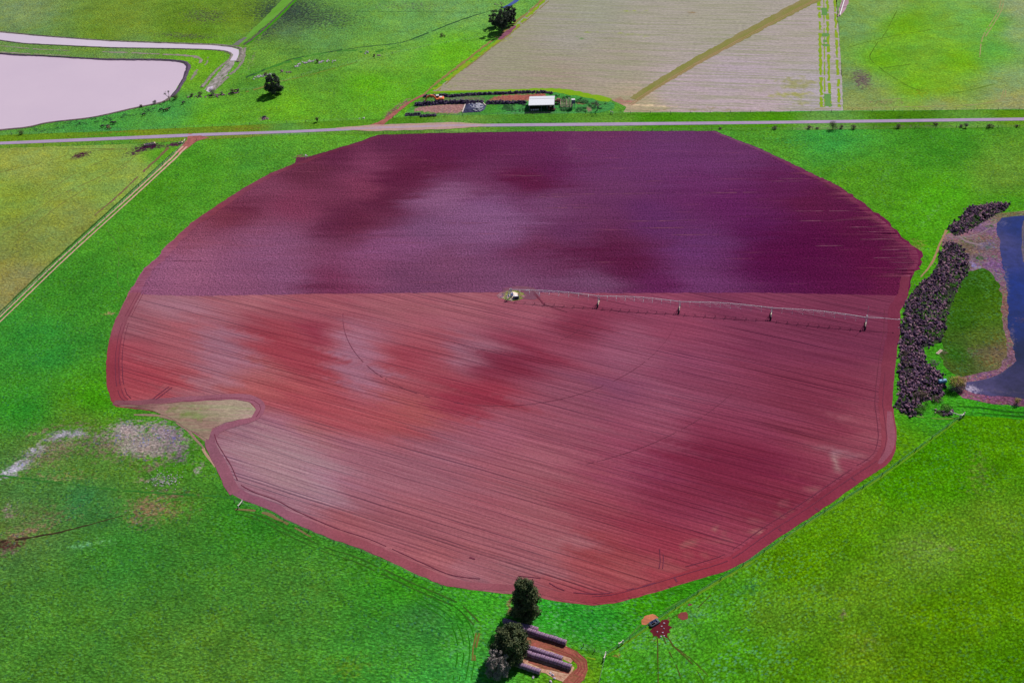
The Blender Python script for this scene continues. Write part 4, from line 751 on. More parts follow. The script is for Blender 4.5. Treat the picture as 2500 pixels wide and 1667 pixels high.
sheet('pond', RP, Z3, M_bluev, [(2480, 560, (4, 34, 112)), (2452, 620, (44, 50, 120)), (2480, 700, (6, 38, 122)), (2480, 800, (6, 34, 108)), (2490, 860, (8, 22, 66)), (2460, 915, (44, 40, 86)), (2400, 945, (74, 66, 112)), (2490, 960, (40, 36, 74)), (2440, 590, (70, 66, 120))],
      [(2455, 700, 8, 60, 0, (96, 86, 110), .6), (2470, 830, 8, 40, 0, (90, 80, 110), .6), (2370, 950, 22, 10, 10, (190, 176, 205), .7), (2430, 915, 40, 5, -20, (86, 78, 104), .6), (2440, 955, 60, 6, 5, (80, 70, 100), .5), (2450, 545, 14, 8, 0, (80, 80, 130), .6), (2490, 780, 14, 8, 0, (70, 56, 100), .5)], 1.5, (0, 0), wob=.5)
ribbon('mud_bar', [(2500, 540), (2497, 580), (2500, 640)], [1.2, .8, 1], Z4, mat_bare('mud_bar_soil', (120, 104, 130), (90, 90, 90), 0.5, 0.2), 0.5)
sheet('marsh_grass', [(2330, 690), (2350, 665), (2400, 655), (2425, 668), (2441, 700), (2447, 760), (2455, 820), (2458, 868), (2436, 898), (2384, 914), (2345, 922), (2310, 900), (2298, 870), (2300, 820), (2312, 770)], Z2, M_grass,
      [(2380, 720, (46, 106, 10)), (2350, 780, (40, 100, 12)), (2420, 760, (56, 112, 16)), (2400, 830, (62, 104, 26)), (2330, 870, (26, 96, 8)), (2430, 860, (96, 100, 62)), (2370, 690, (40, 100, 16)), (2310, 890, (60, 90, 30))],
      [(2390, 860, 40, 16, 0, (110, 104, 76), .55), (2405, 791, 5, 2, 0, (180, 150, 160), .9), (2380, 890, 30, 5, 0, (90, 96, 60), .5), (2280, 885, 18, 18, 0, (140, 128, 110), .8), (2296, 860, 14, 8, 0, (120, 110, 90), .6)], 1.5, (0.2, 0.6), wob=0.6)
# ---- ground beneath the rubble and the far-right paddock
M_rub = mat_bare('rubble_earth', (52, 36, 58), (60, 92, 30), 0.22, 0.45, bump=0.8)
RK1 = [(2311, 590), (2342, 596), (2362, 626), (2366, 649), (2358, 675), (2346, 693), (2334, 715), (2320, 749), (2312, 778), (2306, 808), (2296, 836), (2252, 850), (2262, 886), (2302, 915), (2303, 954), (2296, 973), (2252, 980), (2243, 1011), (2223, 1021), (2186, 996), (2196, 961), (2194, 904), (2198, 847), (2199, 805), (2206, 767), (2217, 731), (2239, 698), (2275, 671), (2291, 640), (2304, 599)]
RK2 = [(2315, 559), (2320, 548), (2344, 537), (2362, 508), (2429, 495), (2465, 497), (2460, 510), (2429, 524), (2407, 537), (2382, 553), (2351, 570), (2329, 575)]
RK3 = [(2282, 1005), (2300, 999), (2322, 1000), (2326, 1011), (2301, 1017)]
def moundh(hm, soft=3.0):
    def f(x, y, poly): return np.minimum(1, sdist(x, y, poly) / soft) * hm * (0.6 + 0.4 * np.sin(x * .5) * np.cos(y * .37))
    return f
for rk, hm in ((RK1, 0.35), (RK2, 0.45), (RK3, 0.25)):
    sheet('rubble_bank', rk, Z3, M_rub, [(2300, 800, (70, 60, 60))], [], 1.4, (0, 0), hfun=moundh(hm), step=1.2)
ribbon('stock_path', [(2311, 562), (2298, 588), (2288, 612), (2278, 636), (2262, 660), (2248, 676)], [1.0, .7, .9, .5], Z2, mat_bare('sandy_foot_path', (180, 140, 112), (160, 130, 96), 0.4, 0.15), 0.4)
for pts, w in (([(2338, 575), (2360, 590), (2400, 600)], 1.2), ([(2330, 580), (2380, 575), (2420, 556)], .6)): ribbon('stock_path', pts, w, Z2 + .01, mat_bare('mauve_foot_path', (150, 130, 130), (140, 120, 136), 0.4, 0.15), 0.4)
sheet('lower_right_paddock', [(2352, 1013), (2150, 1163), (1975, 1275), (1830, 1372), (1700, 1452), (1650, 1487), (1560, 1545), (1478, 1600), (1463, 1667), (1450, 1740), (2800, 1740), (2800, 1050), (2500, 1024)], Z1, M_grassr,
      [(2300, 1100, (66, 142, 6)), (2100, 1250, (88, 150, 18)), (2200, 1180, (70, 146, 4)), (1950, 1380, (84, 146, 6)), (2400, 1250, (96, 148, 34)), (2350, 1180, (70, 144, 4)), (2250, 1350, (100, 150, 44)), (2100, 1450, (94, 146, 30)), (2300, 1500, (84, 140, 8)), (1900, 1500, (92, 146, 34)), (1750, 1450, (72, 152, 30)), (1700, 1520, (74, 158, 36)), (1600, 1580, (76, 160, 46)), (1550, 1640, (66, 156, 30)), (1800, 1600, (70, 150, 26)), (1950, 1640, (80, 142, 16)), (2100, 1600, (96, 144, 24)), (2450, 1450, (86, 144, 10)), (2450, 1640, (70, 132, 6)), (2480, 1080, (80, 148, 8)), (2050, 1320, (84, 146, 10)), (2250, 1640, (84, 136, 10))],
      [(1600, 1555, 16, 12, 20, (120, 84, 50), .55), (1630, 1512, 12, 6, -20, (130, 80, 60), .62), (1510, 1595, 20, 7, -35, (168, 100, 70), .62), (1640, 1545, 46, 34, 0, (112, 178, 70), .5), (1690, 1500, 60, 26, -30, (104, 170, 84), .48),
       (1780, 1400, 50, 8, -34, (150, 150, 60), .5), (2320, 1340, 16, 8, 20, (160, 130, 100), .5), (2060, 1500, 5, 14, 10, (150, 120, 96), .6), (2335, 1498, 8, 6, 0, (150, 120, 100), .6), (2250, 1340, 90, 40, 0, (116, 150, 60), .48), (2110, 1570, 40, 20, 0, (122, 148, 56), .5), (2390, 1160, 40, 60, 0, (116, 148, 50), .5), (2460, 1290, 50, 30, 0, (110, 146, 40), .45), (1840, 1430, 60, 20, -20, (70, 140, 70), .45), (1990, 1440, 50, 20, 0, (110, 150, 50), .45), (2300, 1140, 30, 30, 0, (60, 140, 4), .4)],
      2.0, (0.5, 0.35, [(1650, 1560, 190, 2, 1.8), (1850, 1450, 120, 2, 1.1), (1700, 1640, 220, 2, 1.5)]))
sheet('bare_patch', [(1566, 1514), (1574, 1504), (1580, 1499), (1592, 1500), (1607, 1507), (1600, 1514), (1592, 1524), (1582, 1527), (1571, 1523)], Z2, M_low, [(1585, 1512, (196, 112, 86))], [], 1.0, (0, 0), wob=0.5, step=.7)
for nm_, pl_, cc_ in (('bare_patch', [(1586, 1540), (1594, 1531), (1606, 1523), (1616, 1515), (1626, 1513), (1634, 1516), (1633, 1524), (1641, 1530), (1635, 1537), (1637, 1545), (1626, 1547), (1630, 1554), (1617, 1550), (1612, 1557), (1602, 1551), (1594, 1553), (1591, 1546)], (104, 38, 48)),
                      ('bare_patch', [(1655, 1500), (1662, 1494), (1675, 1493), (1682, 1500), (1678, 1508), (1668, 1512), (1657, 1507)], (136, 68, 68)), ('bare_patch', [(1680, 1475), (1685, 1472), (1691, 1475), (1688, 1479), (1682, 1478)], (128, 70, 76))):
    sheet(nm_, pl_, Z2 + .005, M_hd, [(1615, 1535, cc_)], [], 1.2, (0, 0), wob=.45, step=.8)
M_trk = mat_bare('trampled_line', (96, 70, 44), (54, 104, 24), 0.5, 0.2)
for pts in ([(1605, 1556), (1606, 1590), (1607, 1640), (1606, 1700)], [(1620, 1556), (1634, 1590), (1650, 1622), (1664, 1660)], [(1628, 1552), (1645, 1576), (1690, 1610), (1730, 1650)], [(1640, 1574), (1690, 1620), (1720, 1670)], [(1658, 1498), (1640, 1508)], [(1705, 1482), (1735, 1452), (1745, 1444)]):
    ribbon('stock_path', pts, [.35, .28, .15], Z2, M_trk, 0.5, gaps=0.12)
ribbon('seam', [(2352, 1016), (2150, 1165), (1975, 1277), (1830, 1373), (1700, 1453), (1570, 1540), (1482, 1600)], [0.4, .55, .5, 0.6, .4], Z2, mat_bare('yellowed_fence_seam', (92, 154, 24), (116, 154, 40), 0.3, 0.2), 0.4)
ribbon('seam', None, [.3, .45, .4, .4], Z2 + .01, mat_bare('dark_fence_seam', (44, 112, 40), (56, 130, 24), 0.3, 0.2), 0.5, ground=off_px([(2352, 1014), (2150, 1163), (1975, 1275), (1830, 1371), (1700, 1450), (1570, 1536), (1482, 1597)], -.5), gaps=0.1)
ribbon('seam', [(2190, 1010), (2290, 1022), (2350, 1019)], .4, Z1, mat_bare('fence_seam_dry', (130, 150, 80), (100, 150, 40), 0.3, 0.2), 0.5, gaps=0.1)
for pts in ([(2338, 992), (2400, 996), (2460, 1004), (2540, 1010)], [(2380, 1008), (2440, 1012), (2560, 1022)]): ribbon('drain', pts, [.4, .9, 1.2], Z1 + .01, mat_bare('weedy_drain', (30, 80, 20), (44, 120, 14), 0.4, 0.3), 0.5, gaps=0.06)
# ---- hay yard ground
M_straw = mat_bare('spilt_straw', (222, 186, 160), (166, 112, 92), 0.9, 0.25, ang=R(-24), stretch=2.0)
M_redtrk = mat_bare('red_clay_ruts', (176, 96, 88), (128, 92, 62), 0.8, 0.3, ang=R(-30), stretch=3)
ribbon('straw_litter', [(1281, 1560), (1320, 1572), (1380, 1590)], [5.0, 6.5, 3.5], Z2, M_straw, 0.2)
ribbon('straw_litter', [(1280, 1552), (1330, 1567), (1384, 1582)], [1.5, 1.5, 1.0], Z3, M_straw, 0.4)
ribbon('straw_litter', [(1270, 1608), (1320, 1623), (1395, 1645)], [3.5, 4.5, 5.0], Z2, M_straw, 0.2)
ribbon('straw_litter', [(1370, 1598), (1398, 1612)], [2.0, 2.6], Z2, M_straw, 0.4)
ribbon('hay_track', [(1284, 1562), (1326, 1571), (1368, 1584), (1400, 1597), (1420, 1616), (1423, 1632), (1411, 1649), (1392, 1670), (1376, 1700)], [2.5, 3.2, 3.0, 3.0, 3.0, 2.6, 3.6, 4, 4], Z3 + .01, M_redtrk, 0.15)
for d in (-1.1, -.4, .5, 1.2):
    ribbon('wheel_track', None, .25, Z4, mat_bare('wet_clay_rut', (140, 60, 66), (150, 80, 70), 0.5, 0.15), 0.4, ground=off_px([(1330, 1572), (1368, 1584), (1400, 1597), (1420, 1616), (1423, 1632), (1411, 1649), (1392, 1670), (1376, 1700)], d), gaps=0.06)
ribbon('hay_track', [(1290, 1614), (1330, 1626), (1390, 1641)], [.8, 1.2, .8], Z3, M_redtrk, 0.4)
ribbon('stock_path', [(1392, 1596), (1432, 1604), (1470, 1612)], .4, Z2, M_yel, .5, gaps=.3)
# pivot island
ribbon('pivot_island', [(1224, 724), (1245, 715), (1262, 713), (1290, 716), (1312, 728)], [4, 8, 9, 8, 3], Z3 + .005, M_headm, 0.15)
sheet('pivot_island', [(1212, 722), (1222, 714), (1240, 709), (1262, 710), (1278, 715), (1284, 722), (1276, 730), (1262, 734), (1246, 735), (1232, 731), (1218, 727)], Z4, M_grass,
      [(1250, 712, (90, 150, 50)), (1235, 728, (84, 170, 20)), (1275, 728, (120, 140, 60)), (1216, 722, (176, 120, 130))],
      [(1220, 722, 10, 8, 0, (180, 128, 136), .95), (1230, 714, 12, 3.5, -20, (176, 124, 132), .9), (1284, 724, 9, 6, 0, (182, 126, 136), .95), (1266, 719, 12, 4, 20, (190, 150, 120), .8), (1262, 733, 16, 1.5, 0, (160, 130, 110), .5)], 0.8, (0.2, 0.2), wob=0.2, step=.8)
for pts in ([(1226, 705), (1250, 702.5), (1268, 705), (1285, 708)], [(1248, 706), (1262, 708), (1280, 712)]): ribbon('vehicle_track', pts, .45, Z4, M_pink, .4)
# small bare scar by the second pipeline
sheet('bare_patch', [(2050, 42), (2044, 40), (2048, 34), (2049, 20), (2053, 8), (2060, -10), (2070, -10), (2072, 8), (2066, 18), (2060, 30), (2054, 38)], Z3, mat_soil('scar_soil', 0.2), [(2055, 20, (184, 140, 160))], [], 1.5, (0, 0))
flat('trench', [(2049, 38), (2051, 28), (2056, 10), (2061, -6), (2063, -6), (2059, 12), (2054, 28), (2051, 38)], Z4, mat_bare('wet_trench', (60, 66, 74), (50, 90, 50), .6, .2))
flat('pool', [(1224, 20), (1240, 12), (1252, 4), (1262, -6), (1276, -6), (1262, 6), (1248, 14), (1236, 20)], Z2, mat_water('creek_pool_water', (84, 92, 170), 0.1, (50, 80, 160), .3))

# ================================================================== THINGS
def at(px, py, z=0.0): x, y = G(px, py); return Vector((x, y, z))
M_bark = mat_plain('grey_bark', (120, 100, 96), 0.9, var=0.25, albedo=(0.10, 0.075, 0.07))
M_bone = mat_plain('bleached_dead_wood', (150, 130, 120), 0.9, var=0.25, albedo=(0.16, 0.12, 0.12))
def leafmat(name, a, b, scale=0.6):
    n = NT(name, 0.75, 0.25); tc = n.n('ShaderNodeTexCoord').outputs['Object']
    c = n.mix(n.rng(n.noise(scale, 4, 0.7, tc), 0.38, 0.62), a, b)
    c = n.scale(c, n.rng(n.noise(scale * 6, 3, 0.7, tc), 0.3, 0.7, 0.55, 1.5)); return n.done(c)
M_pine = leafmat('dark_olive_foliage', (0.028, 0.05, 0.022), (0.085, 0.095, 0.035))
M_gum = leafmat('dark_green_foliage', (0.022, 0.038, 0.028), (0.05, 0.06, 0.045))
M_silver = leafmat('silvery_foliage', (0.15, 0.13, 0.12), (0.26, 0.22, 0.22), 1.2)
M_bush = leafmat('olive_bush_foliage', (0.05, 0.08, 0.03), (0.15, 0.14, 0.06), 1.2)
M_greyb = leafmat('grey_twiggy_foliage', (0.10, 0.09, 0.09), (0.17, 0.14, 0.15), 1.2)
M_gold = leafmat('golden_foliage', (0.22, 0.17, 0.04), (0.42, 0.33, 0.09), 1.0)
M_brownb = leafmat('brown_scrub_foliage', (0.09, 0.06, 0.05), (0.16, 0.12, 0.08), 1.0)
def crown(r_, clumps, nleaf, size, droop=0.0):
    """leaf cards scattered in the outer shell of many small clumps"""
    V, Fc = [], []
    tot = sum(c[3] ** 2 for c in clumps)
    for (x, y, z, rad, fl) in clumps:
        for _ in range(int(nleaf * rad * rad / tot)):
            d = Vector((r_.gauss(0, 1), r_.gauss(0, 1), r_.gauss(0, 1))).normalized()
            q = rad * (r_.random() ** 0.35) * (1 + 0.25 * mnoise.noise(d * 2.2 + Vector((x, y, z))))
            p = Vector((x, y, z)) + Vector((d.x * q, d.y * q, d.z * q * fl))
            if p.z < 0.12: continue
            s = size * r_.uniform(0.55, 1.3)
            n_ = (d + Vector((r_.gauss(0, .55), r_.gauss(0, .55), r_.gauss(0, .55) + .25))).normalized()
            u = n_.cross(Vector((r_.gauss(0, 1), r_.gauss(0, 1), r_.gauss(0, 1)))).normalized(); w = n_.cross(u)
            b = len(V)
            V += [p + u * s * .5, p + w * s * .33, p - u * s * .5, p - w * s * .33]; Fc.append((b, b + 1, b + 2, b + 3))
    me = bpy.data.meshes.new('crown'); me.from_pydata([tuple(v) for v in V], [], Fc); me.update(); return me
def limbs(mb, r_, base, top, r0, tips, seg=4):
    base, top = Vector(base), Vector(top)
    pts = [base.lerp(top, i / seg) + Vector((r_.uniform(-1, 1), r_.uniform(-1, 1), 0)) * r0 * .6 * (i > 0) for i in range(seg + 1)]
    mb.tube(pts, [r0 * (1.25 - .95 * i / seg) for i in range(seg + 1)], 8)
    for t in tips:
        t = Vector(t); k = r_.uniform(.35, .85); st = base.lerp(top, k)
        mid = st.lerp(t, .5) + Vector((0, 0, -.08 * (t - st).length)) + Vector((r_.uniform(-.3, .3), r_.uniform(-.3, .3), 0))
        mb.tube([st, mid, t], [r0 * .42, r0 * .26, r0 * .07], 5)
def tree(px, py, h, w, label, mat, shape='round', nleaf=5000, size=0.42, trunk_h=0.25, seed=1, lobes=34, name='tree', bark=None, group=None, cat='tree', lean=(0, 0)):
    r_ = random.Random(seed); b = at(px, py); root = empty(name, b)
    cl = []; tips = []
    for i in range(lobes):
        t = (i + r_.random()) / lobes; z = h * (trunk_h + (0.94 - trunk_h) * t)
        if shape == 'cone': rr = w / 2 * (1.0 - 0.72 * max(0, (t - .18)) ** 1.1) * (0.75 + .5 * t if t < .3 else 1)
        elif shape == 'umbrella': rr = w / 2 * (0.35 + .75 * math.sin(min(1, t * 1.15) * math.pi * .62))
        else: rr = w / 2 * math.sqrt(max(0.05, 1 - (2 * (t - .42) / 1.25) ** 2))
        a = i * 2.39996 + r_.uniform(-.5, .5); q = rr * r_.uniform(.45, .86)
        rad = w * r_.uniform(.105, .19) * (1 - .3 * t)
        p = (math.cos(a) * q + lean[0] * t, math.sin(a) * q + lean[1] * t, z)
        cl.append((*p, rad, r_.uniform(.6, .95))); tips.append(p)
    mb = MB(); limbs(mb, r_, (0, 0, -.2), (lean[0] * .6, lean[1] * .6, h * .78), max(.05, h * .024), tips[::3])
    tr = mb.build('trunk', bark or M_bark, root)
    link('crown', crown(r_, cl, nleaf, size), mat, root)
    tag(root, label, cat, group); return root
tree(1284, 1500, 14.0, 9.4, 'tall dark conical tree at the red field edge, topmost of three by the bales', M_pine, 'cone', 19000, 0.46, .04, 11, 84, name='conifer_tree', group='trees beside the hay bales')
tree(1248, 1602, 11.2, 10.4, 'broad olive green tree between the other two trees by the hay bales', M_pine, 'round', 16000, 0.48, .06, 12, 76, name='conifer_tree', group='trees beside the hay bales')
tree(1217, 1645, 8.4, 6.8, 'small silvery grey tree, lowest of the three by the hay bales', M_silver, 'round', 9000, 0.32, .14, 13, 52, group='trees beside the hay bales')
tree(671, 229, 10.6, 9.6, 'lone dark spreading tree standing in the bright green paddock above the road', M_gum, 'round', 12000, 0.46, .12, 21, 52)
tree(1226, 76, 13.5, 10.5, 'tallest dark tree of the clump beside the stubble field corner', M_gum, 'umbrella', 9000, 0.5, .2, 22, 42, group='tree clump by the creek')
tree(1246, 60, 11.0, 8.5, 'dark tree at the right of the creek clump, next to the earth track', M_gum, 'round', 8500, 0.5, .1, 23, 38, group='tree clump by the creek')
tree(1208, 66, 7.0, 7.5, 'low dark tree at the left of the creek clump', M_gum, 'umbrella', 5000, 0.46, .2, 24, 26, group='tree clump by the creek')

def dead_tree(px, py, h, label, seed, spread=1.0, leaves=0, lean=(0, 0)):
    r_ = random.Random(seed); root = empty('dead_tree', at(px, py)); mb = MB(); twigs = MB(); tipsl = []
    def grow(p, d, L, rad, dep):
        q = p + d * L; m_ = p.lerp(q, .5) + Vector((r_.uniform(-.1, .1), r_.uniform(-.1, .1), 0)) * L
        (mb if dep < 2 else twigs).tube([p, m_, q], [rad, rad * .85, rad * .65], 6 if dep < 2 else 4)
        if dep >= 4: tipsl.append(q); return
        for _ in range(2 if dep < 1 else 3):
            nd = (d + Vector((r_.gauss(0, .62), r_.gauss(0, .62), r_.uniform(-.1, .4))) * spread).normalized()
            grow(q, nd, L * r_.uniform(.55, .8), rad * .6, dep + 1)
    grow(Vector((0, 0, -.1)), Vector((lean[0], lean[1], 1)).normalized(), h * .36, h * .045, 0)
    mb.add(twigs.v, twigs.f); mb.build('trunk', M_bone, root)
    if leaves: link('foliage', crown(r_, [(t.x, t.y, t.z, .5, .6) for t in tipsl[::3]], leaves, .22), M_greyb, root)
    return tag(root, label, 'dead tree')
dead_tree(1457, 272, 6.6, 'leaning dead tree with bare crooked branches beside the road east of the white shed', 5, 1.15, 120, (.25, .3))
dead_tree(416, 246, 6.0, 'thin leafless tree at the corner of the milky pond', 8, .8, 240, (-.25, 0))

def bush(px, py, w, h, label, mat, seed, group=None, nleaf=None, size=None, name='bush'):
    r_ = random.Random(seed); root = empty(name, at(px, py)); cl = []; tips = []
    for i in range(9):
        a = r_.uniform(0, 6.28); q = w * .5 * r_.uniform(.1, .62); z = h * r_.uniform(.28, .78)
        cl.append((math.cos(a) * q, math.sin(a) * q, z, min(w * .28, h * .42) * r_.uniform(.8, 1.2), .9)); tips.append(cl[-1][:3])
    mb = MB(); 
    for t in tips[:6]: mb.tube([(0, 0, -.05), (t[0] * .4, t[1] * .4, t[2] * .5), t], [.06 * h ** .5, .04, .015], 4)
    mb.build('stem', M_bark, root); link('foliage', crown(r_, cl, nleaf or int(260 + 90 * w * h), size or .2), mat, root)
    return tag(root, label, 'bush', group)
for i, (px, py, w, h, lab, mt, gp) in enumerate([
    (53, 328, 3.4, 2.6, 'round olive bush on the road verge below the milky pond', M_bush, None),
    (430, 243, 3.6, 3.0, 'dark green bush beside the leafless tree at the pond corner', M_bush, None),
    (378, 254, 2.4, 2.2, 'grey twiggy bush on the pond shore left of the leafless tree', M_greyb, None),
    (345, 262, 2.2, 1.3, 'low brown bush on the lower pond shore', M_brownb, None),
    (518, 231, 4.4, 3.2, 'large grey bush at the foot of the dry canal bed', M_greyb, 'bushes along the stone line'),
    (490, 234, 3.2, 2.2, 'pale grey-green bush just left of the large grey one below the canal bed', M_bush, 'bushes along the stone line'),
    (469, 236, 2.6, 1.9, 'green bush at the left end of the stone line below the canal', M_bush, 'bushes along the stone line'),
    (542, 231, 1.8, 1.6, 'small grey bush right of the large grey one on the stone line', M_greyb, 'bushes along the stone line'),
    (567, 227, 2.8, 2.4, 'dark green bush among the cattle near the stone line', M_bush, 'bushes along the stone line'),
    (649, 184, 2.4, 1.8, 'small brown bush among pale stones above the lone tree', M_brownb, None),
    (776, 153, 2.2, 1.9, 'small olive bush in the middle of the stone row below the creek', M_bush, None),
    (914, 138, 1.8, 1.4, 'tiny bush beside stones above the bright paddock', M_brownb, None),
    (1081, 89, 5.2, 1.6, 'low sprawling green bush left of the tree clump', M_bush, None),
    (775, 298, 2.4, 3.0, 'round bush on the fence line above the road', M_bush, None),
    (2033, 316, 5.2, 3.6, 'largest bush on the roadside fence, dark and rounded', M_bush, 'roadside bushes'),
    (2053, 313, 2.8, 1.5, 'low brown bush just right of the largest roadside bush', M_brownb, 'roadside bushes'),
    (1976, 314, 3.4, 1.5, 'low dark bush left of the largest roadside bush', M_brownb, 'roadside bushes'),
    (1995, 315, 1.8, 1.0, 'tiny brown bush just left of the largest roadside bush', M_brownb, 'roadside bushes'),
    (1891, 315, 3.4, 1.5, 'leftmost low purple-brown bush on the roadside fence', M_brownb, 'roadside bushes'),
    (2084, 315, 3.0, 2.0, 'dark bush second to the right of the largest roadside bush', M_brownb, 'roadside bushes'),
    (2193, 313, 2.8, 2.0, 'dark lone bush on the roadside fence above the green slope', M_brownb, 'roadside bushes'),
    (2284, 306, 3.2, 1.2, 'flat brown bush nearest the road on the right', M_brownb, 'roadside bushes'),
    (2358, 312, 2.0, 2.6, 'upright grey bush on the roadside fence at the right', M_greyb, 'roadside bushes'),
    (2345, 310, 3.0, 1.4, 'low brown bush left of the upright grey roadside one', M_brownb, 'roadside bushes'),
    (2417, 312, 5.0, 1.9, 'wide low brown bush near the right end of the roadside fence', M_brownb, 'roadside bushes'),
    (2482, 310, 2.0, 1.2, 'rightmost tiny bush on the roadside fence', M_brownb, 'roadside bushes'),
    (1760, 315, 3.0, 1.0, 'low scrubby bush at the top right corner of the purple field', M_brownb, 'roadside bushes'),
    (2213, 868, 4.0, 1.6, 'brown scrub growing out of the rock heap, upper one at the field side', M_brownb, 'scrub on the rock heap'),
    (2209, 889, 3.4, 1.3, 'tawny scrub growing out of the rock heap, lower one at the field side', M_brownb, 'scrub on the rock heap'),
    (2244, 968, 6.0, 2.6, 'largest brown scrub on the lower end of the rock heap', M_brownb, 'scrub on the rock heap'),
    (2286, 978, 4.6, 1.6, 'brown scrub on the lower rock heap right of the largest one', M_brownb, 'scrub on the rock heap'),
    (2222, 998, 3.2, 1.2, 'small tawny scrub at the bottom corner of the rock heap', M_brownb, 'scrub on the rock heap'),
    (2280, 890, 5.0, 1.2, 'pale grey twiggy scrub between the rock heap and the marsh grass', M_greyb, 'scrub on the rock heap'),
    (2482, 986, 2.4, 2.6, 'small yellow-leaved bush on the near shore of the blue pond', M_gold, None)]):
    bush(px, py, w, h, lab, mt, 100 + i, gp)
def gold_bush():
    root = empty('bush', at(2334, 951)); r_ = random.Random(77)
    a = [(math.cos(t) * 1.9, math.sin(t) * 1.2 - .3, 1.3 + r_.uniform(-.3, .3), 1.15, .9) for t in np.arange(0, 6.2, .8)] 
    link('lower_foliage', crown(r_, a, 1700, .26), M_greyb, root)
    b = [(math.cos(t) * 2.0 + .2, math.sin(t) * 1.2 + .6, 2.7 + r_.uniform(-.5, .6), 1.25, .85) for t in np.arange(0, 6.2, .7)] + [(.3, .6, 3.7, 1.2, .8)]
    link('upper_foliage', crown(r_, b, 2600, .26), M_gold, root)
    mb = MB()
    for q in a[:5] + b[:4]: mb.tube([(0, 0, -.1), (q[0] * .4, q[1] * .4, q[2] * .6), q[:3]], [.12, .07, .02], 5)
    mb.build('stem', M_bark, root); tag(root, 'large golden bush at the tip of the blue pond beside the rock heap', 'bush')
gold_bush()

